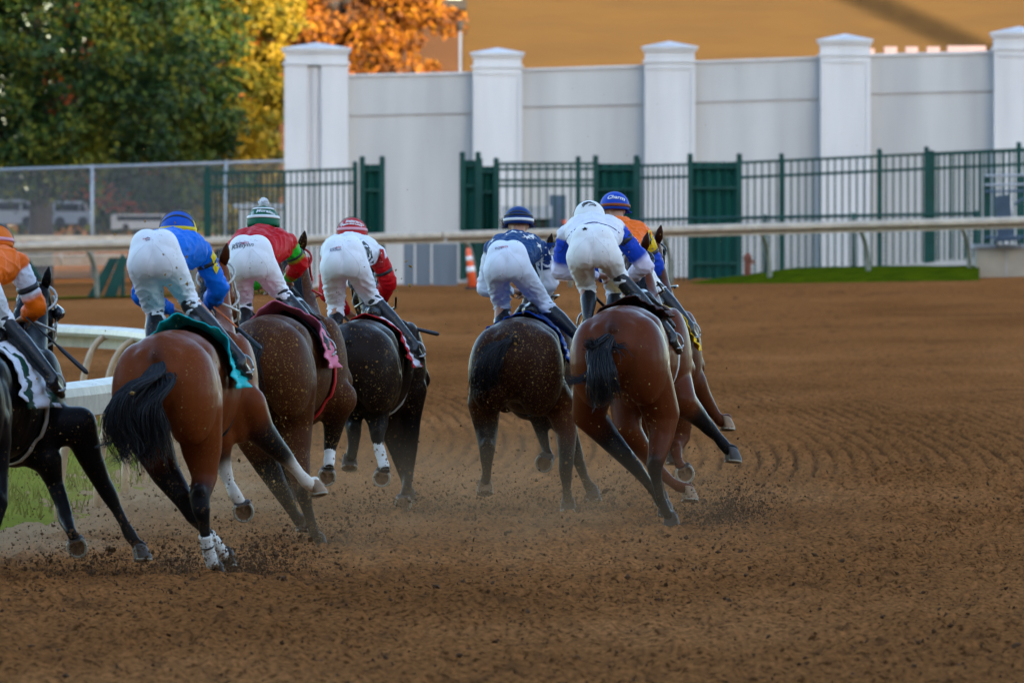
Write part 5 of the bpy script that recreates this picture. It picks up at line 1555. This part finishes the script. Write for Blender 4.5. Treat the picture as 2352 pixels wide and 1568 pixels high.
# 5: bay in front of the right group
h5 = horse('bay', 'glossy bay horse with a bunched black tail, nearest of the right group', 84.8, (1424, 701), R(9), R(-3), 1.13, (.108, .025, .007), BLK, (1462, 592, 1.85), (1470, 705, 2.15), {
    'hr': lg('h', 'R', [(1519, 950, .05, .14), (1519, 1000, .0, .10), (1510, 1045, -.08, .074), (1503, 1068, -.1, .064), (1508, 1102, -.05, .044), (1516, 1140, .02, .038), (1527, 1168, .05, .044), (1534, 1184, .08, .036)], (1543, 1208, .1, DN, (.3, 1, 0)), black=3, hock=3),
    'hl': lg('h', 'L', [(1352, 950, .15, .13), (1400, 1008, .2, .088), (1440, 1052, .15, .066), (1462, 1076, .15, .056), (1485, 1105, .3, .042), (1505, 1132, .35, .038), (1519, 1156, .4, .044)], (1530, 1182, .4, DN, (.3, 1, 0)), black=1, hock=2),
    'fr': lg('f', 'R', [(1562, 920, 1.1, .125), (1592, 945, 1.25, .086), (1618, 972, 1.35, .062), (1631, 986, 1.38, .057), (1648, 1003, 1.4, .042), (1662, 1021, 1.4, .048), (1671, 1035, 1.4, .038)], (1683, 1057, 1.4, (-.05, -.15, -1), (1, .4, 0), .066), black=1),
    'fl': lg('f', 'L', [(1440, 985, 1.2, .11), (1482, 1040, 1.3, .066), (1515, 1082, 1.3, .052), (1540, 1105, 1.3, .040), (1561, 1118, 1.3, .046)], (1584, 1146, 1.3, (0, -.2, -1), (1, .4, -.2), .064), black=9, sock=2, hcol='hoof_tan'),
}, wid=1.05, coat_kw=dict(rough=.34, amt=.4, seed=5.5, cp=(.48, .7), coat=.04), cloth=dict(mats='brown_cloth', a0=-75, a1=44, y0=.40, y1=.95, lift=.07), girth=('white_strap', .92),
    tail=dict(paths=[([(1378, 800, -.5), (1382, 860, -.62), (1392, 925, -.56)], .07, .09, 380), ([(1362, 792, -.52), (1350, 778, -.55)], .03, .03, 60), ([(1372, 840, -.52), (1335, 872, -.6), (1300, 868, -.6)], .04, .03, 45),
                     ([(1405, 795, -.5), (1425, 800, -.56), (1440, 825, -.6)], .03, .03, 14)], seed=9, w=.0048))

# 6: horse leading on the far side
h6 = horse('lead', 'chestnut brown horse mostly hidden ahead of the glossy bay, yellow cloth', 88.5, (1490, 708), R(6), R(-2), 1.06, (.085, .021, .007), (.07, .018, .006), (1494, 573, 1.85), (1503, 678, 2.15), {
    'hr': lg('h', 'R', [(1556, 945, .1, .13), (1562, 1000, .1, .085), (1552, 1030, .0, .055), (1556, 1055, -.1, .038), (1563, 1070, -.15, .044)], (1573, 1087, -.2, BACK, (.3, 0, -1), .076), black=99, sock=3, hock=2),
    'hl': lg('h', 'L', [(1480, 955, .1, .13), (1498, 1015, .1, .085), (1508, 1060, 0, .058), (1514, 1100, .05, .038), (1517, 1130, .1, .042)], (1520, 1156, .1, DN, (.2, 1, 0)), black=99, hock=2),
    'fr': lg('f', 'R', [(1590, 880, 1.2, .12), (1612, 912, 1.3, .082), (1630, 936, 1.35, .060), (1645, 955, 1.35, .042), (1656, 968, 1.35, .046)], (1670, 984, 1.35, (0, -.2, -1), (1, .3, -.3), .060), black=99, hcol='hoof_tan'),
    'fl': lg('f', 'L', [(1530, 930, 1.2, .11), (1540, 985, 1.3, .062), (1546, 1030, 1.3, .042)], (1548, 1062, 1.25, DN, (.2, 1, 0)), black=99),
}, coat_kw=dict(rough=.38, amt=.5, seed=6.5), cloth=dict(mats='yellow_cloth', a0=-60, a1=92, y0=.45, y1=.95, lift=.04), girth=('black_strap', .95),
    tail=dict(paths=[([(1462, 790, -.4), (1465, 850, -.42), (1475, 900, -.4)], .03, .04, 60)], seed=10))

ORG = (.88, .145, .002); BLU = (.002, .14, .62); RED = (.50, .004, .008); WT = (.74, .75, .79); NVY = (.006, .045, .15); ROY = (.008, .05, .42); GRN = (.02, .42, .02); MIDB = (.02, .12, .45)
j0 = jockey('edge', 'jockey in orange silks and orange cap, cut off by the left edge', h0, dict(
    hip=(-70, 628, .5), neck=(-16, 600, 1.05), head=(-10, 564, 1.25), shl=(-75, 612, 1.0), shr=(40, 606, 1.0), ell=(-90, 700, 1.05), elr=(84, 706, 1.08), hal=(-20, 716, 1.28), har=(58, 728, 1.28),
    hpl=(-95, 655, .52), hpr=(-40, 650, .52), knl=(-75, 730, .86), knr=(0, 722, .86), pel=(-72, 760, .8), per=(17, 746, .8), ftl=(-80, 835, .65), ftr=(120, 868, .7)),
    dict(body=ORG, upper=WT, lower=ORG, collar=ORG, split=.7, yaw=.2, helmet=dict(mat='cap_orange', bands=[('arc', 20, 4, 'black_strap'), ('lat', 84, 5, 'cap_pink')]), armbands=[('r', .48, .60, 'black_strap', .074)]))
j1 = jockey('blue', 'jockey in bright blue silks with yellow diamonds and mud flecked white breeches', h1, dict(
    hip=(355, 582, .5), neck=(415, 572, 1.05), head=(409, 534, 1.25), shl=(332, 574, 1.0), shr=(462, 578, 1.0), ell=(326, 680, 1.05), elr=(503, 662, 1.08), hal=(393, 712, 1.28), har=(478, 706, 1.25),
    hpl=(328, 606, .52), hpr=(388, 604, .52), knl=(352, 702, .86), knr=(425, 672, .86), pel=(357, 730, .8), per=(442, 708, .8), ftl=(350, 800, .65), ftr=(552, 826, .7)),
    dict(body=BLU, upper=BLU, lower=BLU, collar=(.7, .5, .01), yaw=.2, helmet=dict(mat='cap_blue', bands=[('arc', 14, 4, 'black_strap'), ('arc', 48, 3.5, 'black_strap'), ('lat', 92, 6, 'cap_yellow')]), armbands=[('r', .26, .36, 'black_strap', .073)]))
j2 = jockey('red', 'jockey in red silks with green sleeve bands and a green striped pompom cap', h2, dict(
    hip=(575, 590, .5), neck=(612, 552, 1.05), head=(605, 518, 1.25), shl=(545, 568, 1.0), shr=(660, 560, 1.0), ell=(522, 640, 1.05), elr=(687, 606, 1.08), hal=(592, 655, 1.28), har=(662, 640, 1.28),
    hpl=(550, 610, .52), hpr=(602, 608, .52), knl=(558, 690, .86), knr=(636, 660, .86), pel=(562, 712, .8), per=(655, 684, .8), ftl=(560, 775, .65), ftr=(744, 788, .7)),
    dict(body=RED, upper=GRN, lower=RED, cuff=GRN, collar=GRN, split=.66, yaw=.15, helmet=dict(mat='cap_green', pompom=True, bands=[('lat', 40, 3.5, 'cap_white'), ('lat', 74, 5, 'cap_white')]), armbands=[('r', .50, .60, 'black_strap', .073)]))
j3 = jockey('white', 'jockey in white silks with a black sash, red sleeves and red cap', h3, dict(
    hip=(790, 588, .5), neck=(811, 572, 1.05), head=(809, 541, 1.25), shl=(757, 582, 1.0), shr=(866, 586, 1.0), ell=(752, 672, 1.05), elr=(892, 650, 1.08), hal=(797, 715, 1.28), har=(868, 700, 1.25),
    hpl=(765, 612, .52), hpr=(817, 610, .52), knl=(772, 694, .86), knr=(846, 674, .86), pel=(772, 724, .8), per=(866, 697, .8), ftl=(765, 772, .65), ftr=(952, 794, .7)),
    dict(body=WT, upper=RED, lower=RED, yaw=.15, helmet=dict(mat='cap_red', bands=[('arc', 8, 3.5, 'black_strap'), ('lat', 80, 5, 'cap_pink')]), armbands=[('r', .52, .62, 'black_strap', .072)]), pants='breeches')
j4 = jockey('navy', 'jockey in navy silks with white stars and a navy cap', h4, dict(
    hip=(1165, 597, .5), neck=(1192, 562, 1.05), head=(1191, 514, 1.25), shl=(1132, 574, 1.0), shr=(1244, 576, 1.0), ell=(1114, 662, 1.05), elr=(1264, 650, 1.08), hal=(1175, 668, 1.28), har=(1235, 688, 1.28),
    hpl=(1140, 620, .52), hpr=(1193, 620, .52), knl=(1152, 694, .86), knr=(1242, 690, .86), pel=(1156, 722, .8), per=(1265, 713, .8), ftl=(1145, 765, .65), ftr=(1326, 772, .7)),
    dict(body=NVY, upper=WT, lower=WT, collar=NVY, yaw=.12, mat='silks_clean', helmet=dict(mat='cap_navy', bands=[('lat', 70, 3, 'black_strap'), ('arc', 55, 3, 'black_strap'), ('lat', 88, 5, 'cap_white')]), armbands=[('r', .25, .5, 'band_navy', .073)]), pants='breeches_clean')
j5 = jockey('royal', 'jockey in white and royal blue silks with a white cap bearing a horse head', h5, dict(
    hip=(1362, 563, .5), neck=(1366, 520, 1.05), head=(1354, 503, 1.25), shl=(1302, 540, 1.0), shr=(1412, 524, 1.0), ell=(1286, 622, 1.05), elr=(1482, 610, 1.08), hal=(1369, 632, 1.28), har=(1442, 640, 1.28),
    hpl=(1332, 590, .52), hpr=(1395, 586, .52), knl=(1345, 648, .86), knr=(1415, 620, .86), pel=(1352, 674, .8), per=(1430, 645, .8), ftl=(1350, 725, .65), ftr=(1544, 774, .7)),
    dict(body=(.76, .74, .78), upper=ROY, lower=(.72, .66, .78), yaw=.12, split=.8, mat='silks_clean', helmet=dict(mat='cap_white', bands=[('arc', -14, 3, 'black_strap')]), armbands=[('r', .26, .36, 'black_strap', .073)]), pants='breeches_worn')
j6 = jockey('orange', 'jockey in orange and blue silks with a blue cap, partly hidden on the far side', h6, dict(
    hip=(1425, 585, .5), neck=(1424, 524, 1.05), head=(1412, 481, 1.25), shl=(1372, 545, 1.0), shr=(1476, 540, 1.0), ell=(1370, 620, 1.05), elr=(1506, 614, 1.08), hal=(1400, 640, 1.28), har=(1470, 642, 1.28),
    hpl=(1402, 602, .52), hpr=(1455, 602, .52), knl=(1410, 660, .86), knr=(1496, 652, .86), pel=(1412, 684, .8), per=(1516, 670, .8), ftl=(1405, 735, .65), ftr=(1584, 750, .7)),
    dict(body=ORG, upper=ROY, lower=ROY, collar=ROY, yaw=.15, mat='silks_clean', helmet=dict(mat='cap_royal', bands=[('arc', -8, 3.5, 'black_strap'), ('lat', 88, 5, 'cap_brown')]), armbands=[('r', -.02, .48, 'band_yellow', .074), ('r', .48, .58, 'black_strap', .074)]))

# ---- whips
D = 73.0
w = whip(P(60, 728, D + 1.1), P(202, 858, D + .9), 'black riding whip held by the jockey cut off at the left edge')
w = whip(P(492, 705, D + 1.3), P(600, 802, D + 1.0), 'orange shafted riding whip held by the blue jockey', shaft='whip_orange')
w = whip(P(664, 646, 81.9), P(748, 758, 81.5), 'black riding whip held by the red and green jockey')
w = whip(P(868, 735, 89.3), P(1009, 768, 89.2), 'blue shafted riding whip pointing right beside the red sleeved jockey', shaft='whip_blue')

# ---- writing and marks
Z = Vector((0, 0, 1))
def capmark(j, txt, th, size, mk, shear=.25, dx=0, name='lettering'):
    hf, hr, hup = j['hf'], j['hr'], j['hup']
    n = (-hf * math.sin(R(th)) + hup * math.cos(R(th)))
    c = j['hc'] + n * .13 + hr * dx
    ey = n.cross(hr).normalized()
    return text_decal(txt, size, j['helmet'], c, hr, ey, mk, j['helmet'], off=.006, shear=shear, bold=.0012, d=.1, name=name)
capmark(j6, 'Charm', 62, .050, 'cap_white', dx=.012)
capmark(j2, 'E. Morales', 57, .042, 'cap_white')
capmark(j3, 'R. Bejarano', 52, .040, 'cap_white')
capmark(j3, 'Peace and Love', 64, .026, 'cap_white', 0)
# horse head mark on the white cap (simple outline strokes)
def strokes(name, lines, r, target, c, ex, ey, mk, parent, d=.12):
    ex, ey = Vector(ex).normalized(), Vector(ey).normalized(); n = ex.cross(ey).normalized(); bv = bvh_of(target); m = MB()
    for ln in lines:
        pts = []
        for x, y in ln:
            p = c + ex * x + ey * y; h = bv.ray_cast(p + n * d, -n, 2 * d); pts.append((h[0] if h[0] is not None else p) + n * .004)
        m.tube(pts, r, 5)
    return m.obj(name, M[mk], parent)
hf, hr, hup = j5['hf'], j5['hr'], j5['hup']; n = (-hf * math.sin(R(50)) + hup * math.cos(R(50)))
strokes('emblem', [[(-.05, -.02), (-.04, .0), (-.015, .012), (.01, .014), (.035, .010), (.055, -.008), (.05, -.016), (.03, -.010), (.012, -.012), (0, -.024)], [(-.055, .0), (-.04, .018), (-.01, .026), (.012, .026), (.02, .018)], [(-.045, -.03), (-.03, -.008), (-.01, 0)]],
        .0028, j5['helmet'], j5['hc'] + n * .13, hr, n.cross(hr), 'ink_black', j5['helmet'])
def seat_text(j, txt, vx, vy, D, size, mk, shear=.2, tgt='breeches', bold=.0, nm='lettering'):
    c = P(vx, vy, D)
    return text_decal(txt, size, j[tgt], c, (1, -.05, .06), (0, .5, 1), mk, j[tgt], off=.004, shear=shear, bold=bold, d=.6, name=nm)
seat_text(j2, 'equi', 551, 556, 80.9, .042, 'ink_navy', 0); seat_text(j2, 'win', 562, 556, 80.9, .042, 'ink_red', 0)
seat_text(j2, 'Raelynn', 556, 564, 80.9, .052, 'ink_black', .25)
seat_text(j3, 'equi', 766, 571, 88.4, .036, 'ink_navy', 0); seat_text(j3, 'win', 777, 570, 88.4, .036, 'ink_red', 0)
seat_text(j3, 'Ainsleah', 771, 577, 88.4, .028, 'ink_navy', 0)
seat_text(j4, 'equi', 1146, 567, 89.8, .042, 'ink_navy', .1); seat_text(j4, 'win', 1158, 565, 89.8, .042, 'ink_red', .1)
seat_text(j1, 'equi', 334, 546, 73.6, .024, 'ink_red', .1)
strokes('emblem', [[(-.016, 0), (0, .012), (.018, .0)], [(-.012, -.012), (.016, -.008)]], .002, j1['breeches'], P(339, 548, 73.6), (1, 0, 0), (0, .5, 1), 'ink_navy', j1['breeches'], d=.6)
decal('emblem', [[(-.025, 0), (-.008, .006), (0, .018), (.008, .006), (.025, .0), (.012, -.006), (.016, -.018), (0, -.012), (-.016, -.018), (-.012, -.006)]], j5['breeches'], P(1343, 521, 85.2), (1, 0, .1), (0, .5, 1), 'ink_black', j5['breeches'], d=.6)
# waist piping of the white and blue rider
strokes('waist_piping', [[(-.26 + .52 * q / 16, -.035 + .0 - 1.3 * (-.26 + .52 * q / 16 - .02) ** 2) for q in range(17)]], .004, j5['jersey'], P(1362, 503, 85.4), (1, 0, .03), (0, .3, 1), 'ink_navy', j5['jersey'], d=.5)
# stars on the navy silks
for (vx, vy, r, a) in ((1222, 543, .046, .3), (1210, 560, .046, .5), (1183, 536, .034, .2), (1165, 540, .028, .9), (1128, 556, .036, .4), (1176, 528, .03, 0), (1196, 531, .022, .4), (1240, 575, .034, .2)):
    decal('star', [star(r, a)], j4['jersey'], P(vx, vy, 90.2), (1, 0, 0), (0, .75, .66), 'cap_white', j4['jersey'], d=.6, off=.004)
# black sash on white silks
pts = [(826, 549), (840, 562), (848, 575), (851, 590), (853, 604)]
m = []
for q in range(len(pts) - 1):
    (x0, y0), (x1, y1) = pts[q], pts[q + 1]
    a, b = P(x0, y0, 88.9), P(x1, y1, 88.9); c0 = P(840, 575, 88.9)
    m.append([((a - c0).x - .018, (a - c0).z), ((a - c0).x + .020, (a - c0).z), ((b - c0).x + .020, (b - c0).z), ((b - c0).x - .018, (b - c0).z)])
decal('sash', m, j3['jersey'], P(840, 575, 88.9), (1, 0, 0), (0, 0, 1), 'ink_black', j3['jersey'], d=.8, off=.006)
# yellow diamonds and armband numbers
for (vx, vy) in ((486, 590), (494, 614)):
    decal('diamond', [[(0, .045), (.028, 0), (0, -.045), (-.028, 0)]], j1['jersey'], P(vx, vy, 74.2), (1, .5, 0), (0, 0, 1), 'cap_yellow', j1['jersey'], d=.5, off=.005)
def arm_plate(j, vx, vy, D, mk, txt, tk, w=.05, h=.075, fs=.10, tilt=0):
    c = P(vx, vy, D)
    ex = Vector((1, .45, 0)).normalized(); ey = Vector((tilt, 0, 1)).normalized()
    n = ex.cross(ey)
    o = decal('number_plate', [[(-w, -h), (w, -h), (w, h), (-w, h)]], j['jersey'], c, ex, ey, mk, j['root'], d=.5, off=.016)
    text_decal(txt, fs, o, c, ex, ey, tk, o, off=.004, d=.5, bold=.004, name='number')
arm_plate(j6, 1493, 549, 89.4, 'band_yellow', '4', 'ink_black', .045, .07, .12, -.1)
arm_plate(j4, 1263, 578, 90.3, 'band_navy', '10', 'cap_white', .035, .07, .085, .0)
arm_plate(j3, 878, 592, 88.9, 'band_red', '1', 'cap_white', .032, .07, .10, -.1)
# yellow crest on the blue cap's right side
hc = j1['hc']; c = hc + j1['hr'] * .10 - j1['hf'] * .03 + j1['hup'] * .02
decal('cap_patch', [[(-.03, -.05), (.03, -.05), (.032, .03), (.0, .06), (-.03, .03)]], j1['helmet'], c + Vector((.03, 0, 0)), (.55, .83, 0), (0, 0, 1), 'cap_yellow', j1['helmet'], d=.2, off=.006)

# ---------------------------------------------------------------- dirt thrown up by the hooves
def chunk_cloud(name, label, items, mk):
    m_v, m_f = [], []
    for (p, r) in items:
        n = len(m_v)
        ax = [Vector((rnd.gauss(0, 1), rnd.gauss(0, 1), rnd.gauss(0, 1))).normalized() for _ in range(6)]
        base = [Vector((1, 0, 0)), Vector((-1, 0, 0)), Vector((0, 1, 0)), Vector((0, -1, 0)), Vector((0, 0, 1)), Vector((0, 0, -1))]
        sx, sy, sz = rnd.uniform(.6, 1.4), rnd.uniform(.6, 1.4), rnd.uniform(.35, .9)
        rot = Matrix.Rotation(rnd.uniform(0, 6.28), 3, ax[0])
        for b_, a_ in zip(base, ax):
            q = rot @ Vector((b_.x * sx, b_.y * sy, b_.z * sz)) * r * rnd.uniform(.6, 1.25)
            m_v.append(tuple(p + q))
        m_f += [(n + a, n + b, n + c) for a, b, c in ((0, 2, 4), (2, 1, 4), (1, 3, 4), (3, 0, 4), (2, 0, 5), (1, 2, 5), (3, 1, 5), (0, 3, 5))]
    o = mesh_obj(name, m_v, m_f, M[mk])
    tag(o, label, 'dirt', kind='stuff')
items = []
feet = [(1625, 1125, 87, 1.6), (520, 1300, 73.6, 1.0), (330, 1290, 74.5, 1.0), (180, 1290, 74, .9), (500, 1320, 73.5, 1.3), (540, 1290, 74, 1.0), (560, 1190, 74.2, .6), (735, 1250, 80.8, 1.0), (690, 1210, 81, .7), (900, 1150, 88.5, .8), (940, 1160, 89, 1.0), (1114, 1140, 89.6, .6), (1305, 1170, 89.5, 1.1), (1365, 1150, 90.5, .8),
        (1545, 1208, 85, 1.1), (1600, 1160, 86, 1.1), (1640, 1130, 88, 1.2), (60, 1330, 72.8, 1.0), (380, 1330, 73, 1.0), (1200, 1190, 87, .6), (1050, 1180, 87, .6), (820, 1170, 88, .6)]
for (vx, vy, D_, wt_) in feet:
    base = P(vx, vy, D_); g = gz(base.x, D_)
    for q in range(int(260 * wt_)):
        dx = rnd.gauss(.12, .22); up_ = abs(rnd.gauss(0, .13)); dy = rnd.gauss(-.1, .5)
        r = min(.022, .0035 + rnd.expovariate(1 / .0035))
        items.append((Vector((base.x + dx, D_ + dy, g + up_)), r))
    for q in range(int(420 * wt_)):
        a_ = rnd.uniform(-.2, 1.2); rr_ = abs(rnd.gauss(0, .28)); items.append((Vector((base.x + .05 + rr_ * math.cos(a_), D_ + rnd.gauss(0, .25), g + max(0, rr_ * math.sin(a_)) * .8)), .0025 + rnd.expovariate(1 / .0028)))
    for q in range(int(160 * wt_)):
        dx = rnd.gauss(0, .35); up_ = abs(rnd.gauss(.15, .35)); dy = rnd.gauss(-.3, .7)
        items.append((Vector((base.x + dx, D_ + dy, g + up_)), min(.014, .0025 + rnd.expovariate(1 / .0022))))
# low scatter over the churned ground behind the field
for q in range(3800):
    vx = rnd.uniform(-100, 1750); D_ = rnd.uniform(66, 92); p = P(vx, 0, D_)
    items.append((Vector((p.x, D_, gz(p.x, D_) + rnd.random() ** 3 * .35)), .003 + rnd.expovariate(1 / .0035)))
for q in range(5200):
    vx = rnd.uniform(-300, 2650); D_ = 52 + 60 * rnd.random() ** 1.4; p = P(vx, 0, D_)
    items.append((Vector((p.x, D_, gz(p.x, D_) + .008)), min(.028, .004 + rnd.expovariate(1 / .005))))
chunk_cloud('flying_dirt', 'dark clods and crumbs of dirt thrown up by the hooves', items, 'clod')
items = []
for (vx, vy, D_, n_, sx_, sy_) in ((410, 900, 72.5, 260, 120, 160), (620, 1000, 79.5, 420, 80, 130), (840, 960, 87, 420, 80, 130), (1180, 900, 88.5, 380, 80, 140), (1420, 900, 84, 160, 90, 140), (560, 450, 76, 260, 110, 70), (350, 470, 76, 120, 160, 120), (930, 640, 88, 60, 50, 60), (1500, 1000, 84, 160, 80, 110), (60, 1000, 72.5, 100, 70, 140)):
    for q in range(n_):
        p = P(rnd.gauss(vx, sx_), rnd.gauss(vy, sy_), D_ + rnd.gauss(0, .25))
        items.append((p, .0022 + rnd.expovariate(1 / .0016)))
for q in range(260):
    p = P(rnd.uniform(0, 2000), rnd.uniform(100, 900), rnd.uniform(74, 90)); items.append((p, .002 + rnd.expovariate(1 / .0012)))
for (vx, vy) in ((905, 620), (930, 600), (925, 640), (945, 655), (938, 612), (915, 668), (920, 690), (410, 640), (425, 652), (395, 655), (372, 585), (430, 590), (408, 615), (330, 508), (400, 512), (265, 538), (440, 700)):
    items.append((P(vx + rnd.uniform(-5, 5), vy, 73 if vx < 500 else 87.5), rnd.uniform(.010, .018)))
chunk_cloud('airborne_crumbs', 'light brown crumbs of dirt hanging in the air behind the horses', items, 'fleck')

# ---------------------------------------------------------------- low dust drifting round the hooves
def dust(name, label, x0, x1, y0, y1, h, dens, seed):
    n, mm_ = 26, 16; V = []; Fq = []
    for i in range(n + 1):
        for j in range(mm_ + 1):
            u, v = i / n, j / mm_
            x = x0 + (x1 - x0) * u; y = y0 + (y1 - y0) * v
            e_ = (math.sin(PI * u) * math.sin(PI * v)) ** .6
            V.append((x, y, gz(x, y) + .02 + h * e_ * (.55 + .9 * float(vnoise(np.array(x * 1.3 + seed), np.array(y * .4), 2)))))
    k = len(V)
    for i in range(n + 1):
        for j in range(mm_ + 1):
            x, y, z = V[i * (mm_ + 1) + j]; V.append((x, y, -.3))
    W_ = mm_ + 1
    for i in range(n):
        for j in range(mm_):
            a = i * W_ + j; Fq.append((a, a + W_, a + W_ + 1, a + 1)); Fq.append((k + a, k + a + 1, k + a + W_ + 1, k + a + W_))
    for i in range(n):
        for j in (0, mm_):
            a = i * W_ + j; b_ = a + W_; Fq.append((a, k + a, k + b_, b_))
    for j in range(mm_):
        for i in (0, n):
            a = i * W_ + j; b_ = a + 1; Fq.append((a, b_, k + b_, k + a))
    m = bpy.data.materials.new(name); m.use_nodes = True; nt = m.node_tree; nt.nodes.remove(nt.nodes['Principled BSDF'])
    pv = nt.nodes.new('ShaderNodeVolumePrincipled'); pv.inputs['Color'].default_value = (.78, .46, .24, 1); pv.inputs['Anisotropy'].default_value = .1
    g = nt.nodes.new('ShaderNodeNewGeometry'); mp = nt.nodes.new('ShaderNodeMapping'); mp.inputs['Scale'].default_value = (1, .5, 1.3); mp.inputs['Location'].default_value = (seed, 0, 0)
    nz = nt.nodes.new('ShaderNodeTexNoise'); nz.inputs['Scale'].default_value = 1.7; nz.inputs['Detail'].default_value = 3
    nt.links.new(g.outputs['Position'], mp.inputs[0]); nt.links.new(mp.outputs[0], nz.inputs['Vector'])
    r1 = nt.nodes.new('ShaderNodeMapRange'); r1.inputs[1].default_value = .38; r1.inputs[2].default_value = .72
    nt.links.new(nz.outputs[0], r1.inputs[0])
    sp = nt.nodes.new('ShaderNodeSeparateXYZ'); nt.links.new(g.outputs['Position'], sp.inputs[0])
    r2 = nt.nodes.new('ShaderNodeMapRange'); r2.inputs[1].default_value = 0; r2.inputs[2].default_value = h; r2.inputs[3].default_value = 1; r2.inputs[4].default_value = 0
    nt.links.new(sp.outputs[2], r2.inputs[0])
    m1 = nt.nodes.new('ShaderNodeMath'); m1.operation = 'MULTIPLY'; nt.links.new(r1.outputs[0], m1.inputs[0]); nt.links.new(r2.outputs[0], m1.inputs[1])
    m2 = nt.nodes.new('ShaderNodeMath'); m2.operation = 'MULTIPLY'; m2.inputs[1].default_value = dens; nt.links.new(m1.outputs[0], m2.inputs[0])
    m5 = nt.nodes.new('ShaderNodeMath'); m5.operation = 'MULTIPLY'
    vd = nt.nodes.new('ShaderNodeVectorMath'); vd.operation = 'SUBTRACT'; vd.inputs[1].default_value = ((x0 + x1) / 2, (y0 + y1) / 2, 0)
    vs = nt.nodes.new('ShaderNodeVectorMath'); vs.operation = 'MULTIPLY'; vs.inputs[1].default_value = (2 / (x1 - x0), 2 / (y1 - y0), 0)
    vl = nt.nodes.new('ShaderNodeVectorMath'); vl.operation = 'LENGTH'
    nt.links.new(g.outputs['Position'], vd.inputs[0]); nt.links.new(vd.outputs[0], vs.inputs[0]); nt.links.new(vs.outputs[0], vl.inputs[0])
    r3 = nt.nodes.new('ShaderNodeMapRange'); r3.inputs[1].default_value = .35; r3.inputs[2].default_value = .97; r3.inputs[3].default_value = 1; r3.inputs[4].default_value = 0
    nt.links.new(vl.outputs['Value'], r3.inputs[0]); nt.links.new(m2.outputs[0], m5.inputs[0]); nt.links.new(r3.outputs[0], m5.inputs[1])
    nt.links.new(m5.outputs[0], pv.inputs['Density']); nt.links.new(pv.outputs[0], nt.nodes['Material Output'].inputs['Volume'])
    o = mesh_obj(name, V, Fq, m); tag(o, label, 'dust', kind='stuff'); return o
dust('dust_cloud', 'thin brown dust drifting round the hooves of the field', -5.2, 3.2, 68, 106, .85, .080, 3.0)
